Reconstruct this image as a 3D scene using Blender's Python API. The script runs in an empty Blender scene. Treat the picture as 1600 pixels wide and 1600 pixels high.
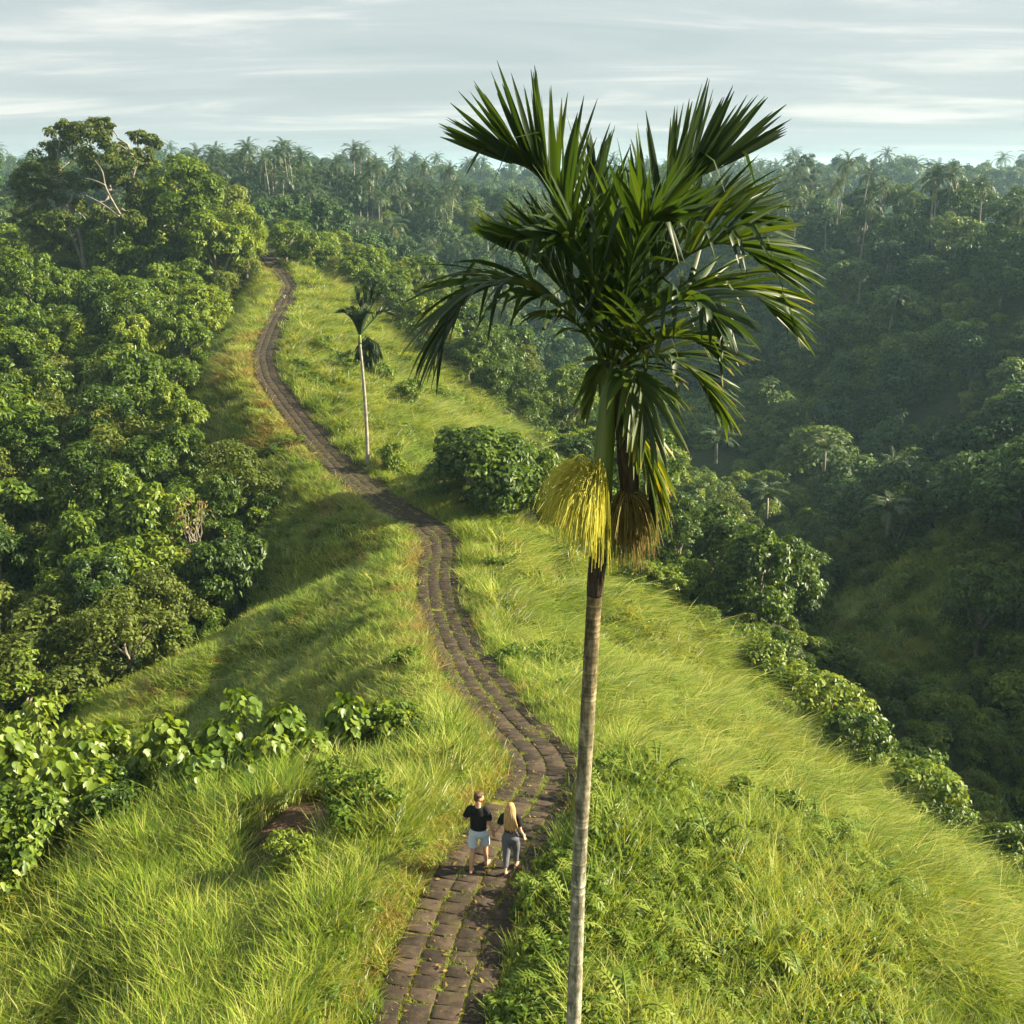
import bpy, math, random
import numpy as np
from mathutils import Matrix, Vector, Euler

# ------------------------------------------------------------------ camera, light, sky, exposure
R = math.radians
sc = bpy.context.scene
COL = sc.collection
PITCH = 17.3
FPX = 1700.0 / 1600.0                      # focal length in picture widths
cam_d = bpy.data.cameras.new("camera")
cam_d.sensor_width = 36.0
cam_d.lens = 36.0 * FPX
cam_d.clip_start = 0.1
cam_d.clip_end = 6000.0
cam = bpy.data.objects.new("camera", cam_d)
COL.objects.link(cam)
cam.location = (0, 0, 0)
cam.rotation_euler = (R(90 - PITCH), 0, 0)
sc.camera = cam

SUN_EL, SUN_AZ = 28.0, 86.0                # azimuth from +Y (view direction) towards +X (right)
world = bpy.data.worlds.new("World")
sc.world = world
world.use_nodes = True
wn, wl = world.node_tree.nodes, world.node_tree.links
wn.clear()
w_out = wn.new("ShaderNodeOutputWorld")
w_bg = wn.new("ShaderNodeBackground")
w_sky = wn.new("ShaderNodeTexSky")
w_sky.sky_type = 'NISHITA'
w_sky.sun_disc = False
w_sky.sun_elevation = R(SUN_EL)
w_sky.sun_rotation = R(SUN_AZ)
w_sky.air_density = 1.0
w_sky.dust_density = 2.0
w_bg.inputs['Strength'].default_value = 0.05
# thin layered cloud over the whole sky
w_tc = wn.new("ShaderNodeTexCoord")
w_sep = wn.new("ShaderNodeSeparateXYZ")
wl.new(w_tc.outputs['Generated'], w_sep.inputs[0])
w_add = wn.new("ShaderNodeMath"); w_add.operation = 'ADD'; w_add.inputs[1].default_value = 0.10
wl.new(w_sep.outputs['Z'], w_add.inputs[0])
w_mx = wn.new("ShaderNodeMath"); w_mx.operation = 'MAXIMUM'; w_mx.inputs[1].default_value = 0.05
wl.new(w_add.outputs[0], w_mx.inputs[0])
w_dx = wn.new("ShaderNodeMath"); w_dx.operation = 'DIVIDE'
w_dy = wn.new("ShaderNodeMath"); w_dy.operation = 'DIVIDE'
wl.new(w_sep.outputs['X'], w_dx.inputs[0]); wl.new(w_mx.outputs[0], w_dx.inputs[1])
wl.new(w_sep.outputs['Y'], w_dy.inputs[0]); wl.new(w_mx.outputs[0], w_dy.inputs[1])
w_cmb = wn.new("ShaderNodeCombineXYZ")
wl.new(w_dx.outputs[0], w_cmb.inputs[0]); wl.new(w_dy.outputs[0], w_cmb.inputs[1])
w_map = wn.new("ShaderNodeMapping")
w_map.inputs['Rotation'].default_value = (0, 0, R(-14))
w_map.inputs['Scale'].default_value = (0.42, 1.05, 1.0)
wl.new(w_cmb.outputs[0], w_map.inputs['Vector'])
w_n = wn.new("ShaderNodeTexNoise")
w_n.inputs['Scale'].default_value = 1.25
w_n.inputs['Detail'].default_value = 7.0
w_n.inputs['Roughness'].default_value = 0.58
w_n.inputs['Distortion'].default_value = 0.6
wl.new(w_map.outputs[0], w_n.inputs['Vector'])
w_r = wn.new("ShaderNodeValToRGB")
w_r.color_ramp.elements[0].position = 0.36; w_r.color_ramp.elements[0].color = (2.75, 3.15, 3.2, 1)
w_r.color_ramp.elements[1].position = 0.66; w_r.color_ramp.elements[1].color = (4.9, 4.9, 4.6, 1)
e = w_r.color_ramp.elements.new(0.52); e.color = (3.2, 3.55, 3.55, 1)
wl.new(w_n.outputs['Fac'], w_r.inputs['Fac'])
w_mix = wn.new("ShaderNodeMix"); w_mix.data_type = 'RGBA'
w_mix.inputs['Factor'].default_value = 0.92
wl.new(w_sky.outputs[0], w_mix.inputs['A']); wl.new(w_r.outputs[0], w_mix.inputs['B'])
wl.new(w_mix.outputs['Result'], w_bg.inputs['Color'])
wl.new(w_bg.outputs[0], w_out.inputs[0])

sun_d = bpy.data.lights.new("sun", 'SUN')
sun_d.energy = 5.0
sun_d.angle = R(0.6)
sun_d.color = (1.0, 0.89, 0.64)
sun = bpy.data.objects.new("sun", sun_d)
COL.objects.link(sun)
sdir = Vector((math.cos(R(SUN_EL)) * math.sin(R(SUN_AZ)), math.cos(R(SUN_EL)) * math.cos(R(SUN_AZ)), math.sin(R(SUN_EL))))
sun.rotation_euler = sdir.to_track_quat('Z', 'Y').to_euler()
sun.location = sdir * 50

sc.view_settings.view_transform = 'Standard'
sc.view_settings.look = 'None'
sc.view_settings.gamma = 1.0
sc.view_settings.use_curve_mapping = False
sc.view_settings.exposure = 2.0
cy = sc.cycles
cy.max_bounces = 6; cy.diffuse_bounces = 2; cy.glossy_bounces = 1
cy.transmission_bounces = 3; cy.volume_bounces = 3; cy.transparent_max_bounces = 4
cy.caustics_reflective = False; cy.caustics_refractive = False
cy.use_denoising = True
cy.use_adaptive_sampling = True
cy.adaptive_threshold = 0.02

# ------------------------------------------------------------------ helpers
cp, sp = math.cos(R(PITCH)), math.sin(R(PITCH))

def at(px, py, Z):
    """world point seen at picture position px, py (of 1600) at depth Z metres"""
    u, v = (px - 800) / 1700.0, (py - 800) / 1700.0
    return np.array([Z * u, Z * (cp - v * sp), -Z * (sp + v * cp)])

def proj(P):
    P = np.asarray(P, float)
    x, y, z = P[..., 0], P[..., 1], P[..., 2]
    d = y * cp - z * sp
    v = (-z * cp - y * sp) / d
    return 800 + 1700 * x / d, 800 + 1700 * v, d

def mesh_np(name, verts, faces, mat=None, smooth=False, attrs=None):
    verts = np.ascontiguousarray(verts, np.float32)
    faces = np.ascontiguousarray(faces, np.int32)
    m, k = faces.shape
    me = bpy.data.meshes.new(name)
    me.vertices.add(len(verts)); me.vertices.foreach_set("co", verts.ravel())
    me.loops.add(m * k); me.loops.foreach_set("vertex_index", faces.ravel())
    me.polygons.add(m)
    me.polygons.foreach_set("loop_start", np.arange(0, m * k, k, dtype=np.int32))
    if smooth:
        me.polygons.foreach_set("use_smooth", np.ones(m, bool))
    for an, arr in (attrs or {}).items():
        a = me.attributes.new(an, 'FLOAT', 'POINT')
        a.data.foreach_set("value", np.ascontiguousarray(arr, np.float32))
    me.update(calc_edges=True)
    if mat: me.materials.append(mat)
    return me

def add(name, me, parent=None, loc=None):
    o = bpy.data.objects.new(name, me)
    COL.objects.link(o)
    if parent: o.parent = parent
    if loc is not None: o.location = loc
    return o

def thing(name, label, cat, loc=(0, 0, 0), rz=0.0, group=None):
    o = bpy.data.objects.new(name, None)
    COL.objects.link(o)
    o.empty_display_size = 0.2
    o.location = loc; o.rotation_euler = (0, 0, rz)
    o["label"] = label; o["category"] = cat
    if group: o["group"] = group
    return o

def tag(o, label=None, cat=None, group=None, kind=None):
    if label: o["label"] = label
    if cat: o["category"] = cat
    if group: o["group"] = group
    if kind: o["kind"] = kind
    return o

class MB:
    """collects triangle/quad pieces; quads are split to triangles"""
    def __init__(s): s.v = []; s.f = []; s.n = 0; s.a = []
    def add(s, v, f, tint=0.5):
        v = np.asarray(v, float); f = np.asarray(f, int)
        if f.shape[1] == 4: f = np.vstack([f[:, [0, 1, 2]], f[:, [0, 2, 3]]])
        s.v.append(v); s.f.append(f + s.n); s.n += len(v)
        s.a.append(np.full(len(v), tint) if np.isscalar(tint) else np.asarray(tint))
    def mesh(s, name, mat, smooth=False):
        return mesh_np(name, np.vstack(s.v), np.vstack(s.f), mat, smooth, {"tint": np.concatenate(s.a)})

def tube(pts, rad, n=8, cap=True, rx=None):
    pts = np.asarray(pts, float); m = len(pts)
    rad = np.broadcast_to(np.asarray(rad, float), (m,))
    T = np.gradient(pts, axis=0); T /= np.linalg.norm(T, axis=1)[:, None] + 1e-9
    ref = np.array([0.0, 1.0, 0.0]) if abs(T[0][1]) < 0.9 else np.array([1.0, 0, 0])
    V = []; u = ref
    for i in range(m):
        u = u - T[i] * u.dot(T[i]); u /= np.linalg.norm(u) + 1e-9
        w = np.cross(T[i], u)
        a = np.arange(n) * 2 * np.pi / n
        V.append(pts[i] + rad[i] * (np.outer(np.cos(a), u) + np.outer(np.sin(a), w)))
    V = np.vstack(V); F = []
    for i in range(m - 1):
        for j in range(n):
            k = (j + 1) % n
            F.append((i * n + j, i * n + k, (i + 1) * n + k, (i + 1) * n + j))
    F = np.array(F); F = np.vstack([F[:, [0, 1, 2]], F[:, [0, 2, 3]]])
    if cap:
        V = np.vstack([V, pts[:1], pts[-1:]]); c0, c1 = m * n, m * n + 1
        ex = [(c0, (j + 1) % n, j) for j in range(n)] + [(c1, (m - 1) * n + j, (m - 1) * n + (j + 1) % n) for j in range(n)]
        F = np.vstack([F, np.array(ex)])
    return V, F

def cat_curve(P, n):
    """Catmull-Rom through P, n samples"""
    P = np.asarray(P, float)
    Q = np.vstack([2 * P[0] - P[1], P, 2 * P[-1] - P[-2]])
    out = []
    for t in np.linspace(0, len(P) - 1 - 1e-9, n):
        i = int(t); f = t - i
        p0, p1, p2, p3 = Q[i], Q[i + 1], Q[i + 2], Q[i + 3]
        out.append(0.5 * (2 * p1 + (p2 - p0) * f + (2 * p0 - 5 * p1 + 4 * p2 - p3) * f * f + (3 * p1 - p0 - 3 * p2 + p3) * f ** 3))
    return np.array(out)

_nt = np.random.RandomState(5).rand(256, 256)
def vnoise(x, y):
    x = np.asarray(x, float); y = np.asarray(y, float)
    xi = np.floor(x).astype(int); yi = np.floor(y).astype(int)
    fx = x - xi; fy = y - yi
    fx = fx * fx * (3 - 2 * fx); fy = fy * fy * (3 - 2 * fy)
    g = lambda a, b: _nt[a & 255, b & 255]
    return (g(xi, yi) * (1 - fx) + g(xi + 1, yi) * fx) * (1 - fy) + (g(xi, yi + 1) * (1 - fx) + g(xi + 1, yi + 1) * fx) * fy
def fbm(x, y, o=4):
    s = 0; a = 0.5
    for i in range(o):
        s = s + a * (vnoise(x * 2 ** i + 17 * i, y * 2 ** i + 31 * i) - 0.5); a *= 0.5
    return s * 2
def smax(a, b, k):
    h = np.clip(0.5 + 0.5 * (a - b) / k, 0, 1)
    return b + (a - b) * h + k * h * (1 - h)
def sstep(x, a, b):
    t = np.clip((x - a) / (b - a), 0, 1); return t * t * (3 - 2 * t)

# ------------------------------------------------------------------ terrain
PATH_PX = [(667, 1600, 17.4), (707, 1480, 19.2), (752, 1367, 21.2), (812, 1290, 23.2), (858, 1230, 25.5), (864, 1200, 27.0),
    (840, 1170, 28.8), (812, 1150, 30.2), (768, 1100, 33.5), (736, 1050, 37), (710, 1000, 41), (693, 960, 44.3), (684, 900, 49),
    (692, 860, 52.5), (688, 840, 54.3), (662, 820, 56), (625, 800, 58), (595, 780, 60), (568, 760, 62), (540, 735, 64.2),
    (505, 700, 67.7), (465, 650, 72.3), (443, 620, 75), (421, 590, 78), (414, 555, 83), (424, 525, 90), (434, 500, 96),
    (448, 475, 104), (454, 450, 112), (446, 432, 119), (434, 420, 123.5), (428, 412, 126.5)]
_pp = np.array([at(*q) for q in PATH_PX])
_pp = np.vstack([[-3.2, -30, -12.6], [-2.3, 4, -12.9], [-1.75, 10, -13.0], _pp, [-30, 136, -9.6], [-34, 155, -9.5], [-38, 200, -14], [-40, 260, -24]])
_py = np.arange(-30, 260, 0.5)
_px = np.interp(_py, _pp[:, 1], _pp[:, 0]); _pz = np.interp(_py, _pp[:, 1], _pp[:, 2])
_k = np.exp(-0.5 * (np.arange(-8, 9) / 1.8) ** 2); _k /= _k.sum()
def _sm(a): return np.convolve(np.pad(a, 8, mode='edge'), _k, 'valid')
_px, _pz = np.where(_py < 33, _sm(_sm(_px)), _sm(_px)), _sm(_sm(_pz))
_pd = np.gradient(_px, 0.5)
def path_x(y): return np.interp(y, _py, _px)
def path_z(y): return np.interp(y, _py, _pz)
def path_d(x, y):
    return (x - path_x(y)) / np.sqrt(1 + np.interp(y, _py, _pd) ** 2)

def tent(x, y, pts, sl, sr, rnd=1.5):
    """ridge with its crest along pts; slope sl on the left of the walking direction, sr on the right"""
    best = np.full(np.shape(x), -1e9)
    pts = np.asarray(pts, float)
    for a, b in zip(pts[:-1], pts[1:]):
        dx, dy = b[0] - a[0], b[1] - a[1]; L2 = dx * dx + dy * dy
        t = np.clip(((x - a[0]) * dx + (y - a[1]) * dy) / L2, 0, 1)
        ex, ey = x - (a[0] + t * dx), y - (a[1] + t * dy)
        d = np.sqrt(ex * ex + ey * ey)
        side = dx * ey - dy * ex
        sl_ = np.where(side > 0, sl, sr)
        best = np.maximum(best, a[2] + t * (b[2] - a[2]) - sl_ * (np.sqrt(d * d + rnd * rnd) - rnd))
    return best

_s1 = [at(735, 1180, 26.4), at(680, 1178, 26.4), at(600, 1195, 25.8), at(480, 1235, 24.9), at(300, 1290, 24.6), at(130, 1370, 23.6), at(0, 1460, 22.6), (-14, 17.5, -17.2), (-22, 14, -22)]
S1 = [np.array(q) - np.array([0, 0, w]) for q, w in zip(_s1, (0.25, 0.3, 0.5, 0.75, 0.95, 1.1, 1.2, 1.2, 1.0))]
S2 = [at(655, 885, 50.5), at(600, 905, 51), at(500, 955, 50), at(350, 1025, 48.5), at(240, 1085, 47.5), (-21, 41, -25)]
RH = [(118, -30, 18), (108, 20, 24), (103, 58, 22), (104, 84, 4), (96, 112, -9), (89, 138, -11), (77, 190, -10.5), (62, 260, -11), (48, 330, -13), (56, 420, -12)]  # right hill; its unseen near crest is raised to shade the valley meadow
FH = [(-420, 330, -4), (-240, 290, -6), (-110, 262, -8), (-62, 265, -7), (-34, 268, -10), (-8, 276, -13), (22, 300, -17), (40, 330, -18)]
FF = [(-700, 520, 4), (-300, 560, -4), (0, 560, -9), (200, 520, -7), (500, 420, -6), (900, 300, 0)]

def height(x, y, bumps=True):
    x = np.asarray(x, float); y = np.asarray(y, float)
    d = path_d(x, y); zr = path_z(y)
    # right flank: easy shoulder, then steeper, then the valley
    dr = np.maximum(d - 1.25, 0)
    kr = np.interp(y, [10, 20, 28, 45, 60, 75, 110, 150], [0.36, 0.46, 0.50, 0.44, 0.34, 0.46, 0.44, 0.5])
    brk = np.interp(y, [10, 25, 45, 60, 80, 120], [19, 18, 14, 12, 19, 15])
    prof_r = kr * (np.sqrt(dr * dr + 4) - 2) + 0.38 * np.maximum(dr - brk, 0)
    # left flank
    dl = np.maximum(-d - 1.25, 0)
    kl = np.interp(y, [10, 20, 25, 30, 45, 52, 66, 80, 120, 130], [0.34, 0.26, 0.38, 0.62, 0.5, 0.62, 0.66, 0.6, 0.55, 0.2])
    prof_l = kl * (np.sqrt(dl * dl + 1.0) - 1.0)
    h = np.where(d > 0, zr - prof_r, zr - prof_l)
    # jungle shelf to the left of the ridge
    L = np.interp(y, [0, 15, 28, 36, 44, 50, 62, 80, 110, 140, 190, 230], [-19, -19.5, -20, -23, -25, -23, -20.5, -18, -14.5, -12.5, -16, -30]) \
        + 0.05 * (x + 18) * (x < -18) - np.maximum(x - path_x(y), 0) * 1.2
    L = np.where(x < -70, L - 0.15 * (-70 - x), L)
    L = L + 1.6 * fbm(x / 14.0, y / 14.0, 3)
    h = smax(h, L, 2.0)
    h = smax(h, tent(x, y, S1, 0.17, 0.62, 1.2) - 3 * np.maximum(d + 1.0, 0), 1.0)
    h = smax(h, tent(x, y, S2, 0.50, 0.75, 1.5) - 3 * np.maximum(d + 1.0, 0), 1.2)
    fl = np.interp(y, [0, 40, 80, 150, 250, 400], [-38, -40, -41, -38, -34, -30]) + 1.5 * fbm(x / 20.0, y / 20.0, 3)
    h = smax(h, fl, 5.0)
    gul = 7.0 * fbm(x / 45.0 + 3, y / 38.0, 3)
    h = smax(h, tent(x, y, RH, 0.80, 0.6, 6.0) + gul * 0.45, 4.0)
    h = smax(h, tent(x, y, FH, 0.2, 0.55, 6.0) + gul * 0.7, 4.0)
    h = smax(h, tent(x, y, FF, 0.1, 0.3, 20.0) + gul, 8.0)
    wn_ = (1 - sstep(np.abs(d), 1.3, 2.6)) * (y < 135)
    h = h * (1 - wn_) + np.minimum(h, zr - 0.02) * wn_
    if bumps:
        m = sstep(np.abs(d), 1.2, 3.0) * (1 - sstep(y, 150, 260))
        h = h + m * (0.55 * fbm(x / 4.2, y / 4.2, 3) + 0.20 * fbm(x / 1.1, y / 1.1, 2))
        # soil bank on both sides of the sunk path
        h = h + 0.10 * sstep(np.abs(d), 1.15, 1.6) * (1 - sstep(np.abs(d), 2.2, 4.0)) * (y < 130)
    return h

def hz(x, y): return float(height(np.array([x]), np.array([y]))[0])

def hit(px, py, z0=10.0, z1=520.0):
    zs = np.concatenate([np.arange(z0, 140, 0.25), np.arange(140, z1, 1.0)])
    P = np.array([at(px, py, Z) for Z in zs])
    below = P[:, 2] < height(P[:, 0], P[:, 1])
    i = np.argmax(below)
    return P[i] if below.any() else P[-1]

# land-cover masks, all in ground coordinates
def edge_left(y): return np.interp(y, [30, 36, 44, 49, 53, 57, 61, 66, 72, 80, 90, 100, 114, 122, 128], [30, 22, 17, 12, 8, 6, 4.6, 5.6, 6.2, 5.2, 5.6, 6.6, 7.5, 3.0, 1.3])
def edge_right(y): return np.interp(y, [10, 24, 30, 36, 42, 46, 49, 52, 56, 60, 66, 74, 86, 91, 98, 107, 118, 124, 129], [30, 19, 16.6, 16.2, 15.2, 14, 12.6, 9.7, 5.5, 6, 12, 19, 20, 17.5, 14.8, 10.5, 7.5, 4, 1.5])
def forest(x, y):
    d = path_d(x, y)
    wob = 1.2 * fbm(x / 5.0, y / 5.0, 2)
    f = (d < -(edge_left(y) + wob)) | (d > edge_right(y) + wob) | (y > 131)
    back = (x < -2.5 + wob) & (y > np.interp(x, [-20, -14, -10.6, -9.3, -7.2, -4.7, -2], [17, 18, 19.8, 21.2, 22.8, 23.8, 26]) + 0.2) & (y < np.interp(x, [-14, -9, -3], [33, 31, 27]))
    back2 = (x < -13 + wob) & (y < 36) | (x < -9.9 + wob) & (y < 19.5)
    q = x / np.maximum(y, 1)
    meadow = (np.abs(q - 0.375 + 0.01 * wob) < 0.075) & (y > 56) & (y < 94 + 2 * wob)
    return (f | back | back2) & ~meadow
def soil(x, y):
    d = np.abs(path_d(x, y))
    s = 0.9 * (y < 135) * (1 - sstep(d, 1.1, 1.75 + 0.6 * fbm(x / 1.5, y / 1.5, 2)))
    for (cx, cy_, rx, ry, rot) in SOIL:
        c, n = math.cos(rot), math.sin(rot)
        u, v = (x - cx) * c + (y - cy_) * n, -(x - cx) * n + (y - cy_) * c
        s = np.maximum(s, 1 - sstep(np.sqrt((u / rx) ** 2 + (v / ry) ** 2) + 0.35 * fbm(x * 1.2, y * 1.2, 2), 0.65, 1.1))
    return s
SOIL = []
for (px, py, rx, ry, rot) in [(487, 1290, 2.1, 1.3, 0.85), (848, 893, 0.9, 1.6, 0.0), (735, 845, 1.3, 0.8, 0.4), (655, 855, 0.8, 1.8, 0.1), (510, 650, 0.5, 1.5, 0.4), (955, 1010, 0.5, 1.6, 0.3), (365, 625, 1.2, 0.6, 0), (355, 545, 1.2, 0.6, 0), (640, 1050, 0.35, 1.1, 0.1)]:
    p = hit(px, py); SOIL.append((p[0], p[1], rx, ry, rot))

# ------------------------------------------------------------------ materials
def new_mat(name):
    m = bpy.data.materials.new(name); m.use_nodes = True
    m.node_tree.nodes.clear()
    return m, m.node_tree.nodes, m.node_tree.links

def ramp(n, stops):
    r = n.new("ShaderNodeValToRGB"); els = r.color_ramp.elements
    els[0].position, els[0].color = stops[0][0], (*stops[0][1], 1)
    els[1].position, els[1].color = stops[-1][0], (*stops[-1][1], 1)
    for p, c in stops[1:-1]:
        x = els.new(p); x.color = (*c, 1)
    return r

def leaf_mat(name, stops, trans=0.35, rough=0.5, spec=0.3, patch=0.0, patch_scale=0.2, rnd=0.5, tcol=(1.5, 1.35, 0.45), upn=0.0):
    """leaf: glossy-diffuse front, light shining through; colour varies per leaf, per plant and per patch of ground"""
    m, n, l = new_mat(name)
    out = n.new("ShaderNodeOutputMaterial")
    at_ = n.new("ShaderNodeAttribute"); at_.attribute_name = "tint"
    oi = n.new("ShaderNodeObjectInfo")
    m1 = n.new("ShaderNodeMath"); m1.operation = 'MULTIPLY_ADD'; m1.inputs[1].default_value = rnd
    l.new(oi.outputs['Random'], m1.inputs[0]); l.new(at_.outputs['Fac'], m1.inputs[2])
    fac = m1
    if patch:
        g = n.new("ShaderNodeNewGeometry")
        tx = n.new("ShaderNodeTexNoise"); tx.inputs['Scale'].default_value = patch_scale; tx.inputs['Detail'].default_value = 3
        l.new(g.outputs['Position'], tx.inputs['Vector'])
        m2 = n.new("ShaderNodeMath"); m2.operation = 'MULTIPLY_ADD'; m2.inputs[1].default_value = patch
        l.new(tx.outputs['Fac'], m2.inputs[0]); l.new(m1.outputs[0], m2.inputs[2]); fac = m2
    sb = n.new("ShaderNodeMath"); sb.operation = 'SUBTRACT'; sb.inputs[1].default_value = 0.5 * (rnd + patch); sb.use_clamp = True
    l.new(fac.outputs[0], sb.inputs[0])
    r = ramp(n, stops); l.new(sb.outputs[0], r.inputs['Fac'])
    p = n.new("ShaderNodeBsdfPrincipled")
    p.inputs['Roughness'].default_value = rough
    p.inputs['Specular IOR Level'].default_value = spec
    l.new(r.outputs[0], p.inputs['Base Color'])
    t = n.new("ShaderNodeBsdfTranslucent")
    if upn:
        gn = n.new("ShaderNodeNewGeometry")
        va = n.new("ShaderNodeVectorMath"); va.operation = 'MULTIPLY_ADD'
        l.new(gn.outputs['Normal'], va.inputs[0]); va.inputs[1].default_value = (1 - upn,) * 3; va.inputs[2].default_value = (0, 0, upn)
        vn = n.new("ShaderNodeVectorMath"); vn.operation = 'NORMALIZE'; l.new(va.outputs[0], vn.inputs[0])
        l.new(vn.outputs[0], p.inputs['Normal'])
    mul = n.new("ShaderNodeMix"); mul.data_type = 'RGBA'; mul.blend_type = 'MULTIPLY'; mul.inputs['Factor'].default_value = 1
    l.new(r.outputs[0], mul.inputs['A']); mul.inputs['B'].default_value = (*tcol, 1)
    l.new(mul.outputs['Result'], t.inputs['Color'])
    mx = n.new("ShaderNodeMixShader"); mx.inputs[0].default_value = trans
    l.new(p.outputs[0], mx.inputs[1]); l.new(t.outputs[0], mx.inputs[2])
    l.new(mx.outputs[0], out.inputs['Surface'])
    return m

def noise_mat(name, stops, scale=4.0, detail=6, rough=0.85, bump=0.3, bump_scale=None, stretch=(1, 1, 1), spec=0.2, coord='Object', bdist=0.02):
    m, n, l = new_mat(name)
    out = n.new("ShaderNodeOutputMaterial")
    tc = n.new("ShaderNodeTexCoord"); mp = n.new("ShaderNodeMapping"); mp.inputs['Scale'].default_value = stretch
    l.new(tc.outputs[coord], mp.inputs['Vector'])
    t = n.new("ShaderNodeTexNoise"); t.inputs['Scale'].default_value = scale; t.inputs['Detail'].default_value = detail
    l.new(mp.outputs[0], t.inputs['Vector'])
    r = ramp(n, stops); l.new(t.outputs['Fac'], r.inputs['Fac'])
    p = n.new("ShaderNodeBsdfPrincipled"); p.inputs['Roughness'].default_value = rough
    p.inputs['Specular IOR Level'].default_value = spec
    l.new(r.outputs[0], p.inputs['Base Color'])
    if bump:
        t2 = n.new("ShaderNodeTexNoise"); t2.inputs['Scale'].default_value = bump_scale or scale * 3; t2.inputs['Detail'].default_value = 5
        l.new(mp.outputs[0], t2.inputs['Vector'])
        b = n.new("ShaderNodeBump"); b.inputs['Strength'].default_value = bump; b.inputs['Distance'].default_value = bdist
        l.new(t2.outputs['Fac'], b.inputs['Height']); l.new(b.outputs[0], p.inputs['Normal'])
    l.new(p.outputs[0], out.inputs['Surface'])
    return m

M = {}
M['jungle'] = leaf_mat('jungle_leaf', [(0.0, (0.022, 0.050, 0.007)), (0.45, (0.070, 0.122, 0.011)), (0.8, (0.152, 0.215, 0.017)), (1.0, (0.24, 0.28, 0.03))], 0.36, 0.45, 0.35, rnd=0.65, upn=0.2)
M['olive'] = leaf_mat('olive_leaf', [(0.0, (0.050, 0.075, 0.012)), (0.5, (0.110, 0.145, 0.024)), (1.0, (0.20, 0.225, 0.045))], 0.40, 0.55, 0.25, rnd=0.4)
M['hill'] = leaf_mat('hill_leaf', [(0.0, (0.016, 0.042, 0.014)), (0.5, (0.048, 0.098, 0.024)), (1.0, (0.13, 0.18, 0.04))], 0.30, 0.55, 0.25, rnd=0.9, upn=0.15)
M['bigleaf'] = leaf_mat('broad_leaf', [(0.0, (0.065, 0.120, 0.012)), (0.5, (0.130, 0.195, 0.018)), (1.0, (0.22, 0.27, 0.035))], 0.42, 0.42, 0.4, rnd=0.7)
M['palm'] = leaf_mat('palm_leaf', [(0.0, (0.010, 0.024, 0.005)), (0.5, (0.024, 0.050, 0.008)), (0.8, (0.085, 0.12, 0.014)), (1.0, (0.36, 0.27, 0.03))], 0.42, 0.46, 0.35, rnd=0.12)
M['coco'] = leaf_mat('coconut_leaf', [(0.0, (0.022, 0.045, 0.018)), (0.6, (0.05, 0.085, 0.028)), (1.0, (0.12, 0.13, 0.045))], 0.3, 0.45, 0.35, rnd=0.4)
M['grass'] = leaf_mat('grass_blade', [(0.0, (0.060, 0.115, 0.009)), (0.35, (0.140, 0.225, 0.013)), (0.65, (0.240, 0.315, 0.024)), (1.0, (0.45, 0.44, 0.12))], 0.36, 0.42, 0.45, patch=0.9, patch_scale=0.22, rnd=0.45, upn=0.55)
M['straw'] = leaf_mat('dry_grass_blade', [(0.0, (0.13, 0.085, 0.022)), (0.5, (0.27, 0.19, 0.05)), (1.0, (0.46, 0.36, 0.13))], 0.36, 0.5, 0.3, rnd=0.5, upn=0.45)
M['mossleaf'] = leaf_mat('joint_moss', [(0.0, (0.075, 0.062, 0.012)), (0.5, (0.16, 0.14, 0.020)), (1.0, (0.26, 0.25, 0.04))], 0.3, 0.5, 0.2, rnd=0.5, upn=0.45)
M['weed'] = leaf_mat('weed_leaf', [(0.0, (0.045, 0.085, 0.010)), (0.5, (0.095, 0.160, 0.014)), (1.0, (0.20, 0.25, 0.03))], 0.36, 0.5, 0.3, patch=0.5, patch_scale=0.25, rnd=0.5, upn=0.35)
M['yellow'] = leaf_mat('flower_strand', [(0.0, (0.42, 0.43, 0.05)), (0.5, (0.70, 0.69, 0.11)), (1.0, (0.84, 0.81, 0.24))], 0.50, 0.5, 0.3, rnd=0.0, tcol=(1.1, 1.0, 0.5))
M['brown'] = leaf_mat('seed_strand', [(0.0, (0.07, 0.052, 0.016)), (0.5, (0.21, 0.155, 0.050)), (1.0, (0.40, 0.33, 0.10))], 0.30, 0.6, 0.2, rnd=0.0, tcol=(1.1, 1.0, 0.6))
M['bark'] = noise_mat('bark', [(0.3, (0.10, 0.085, 0.065)), (0.7, (0.26, 0.23, 0.18))], 5, stretch=(1, 1, 0.3))
M['palebark'] = noise_mat('pale_bark', [(0.3, (0.13, 0.115, 0.09)), (0.7, (0.28, 0.25, 0.20))], 3, stretch=(1, 1, 0.3))
M['cocobark'] = noise_mat('coconut_bark', [(0.3, (0.16, 0.14, 0.115)), (0.7, (0.34, 0.31, 0.26))], 4)

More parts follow.
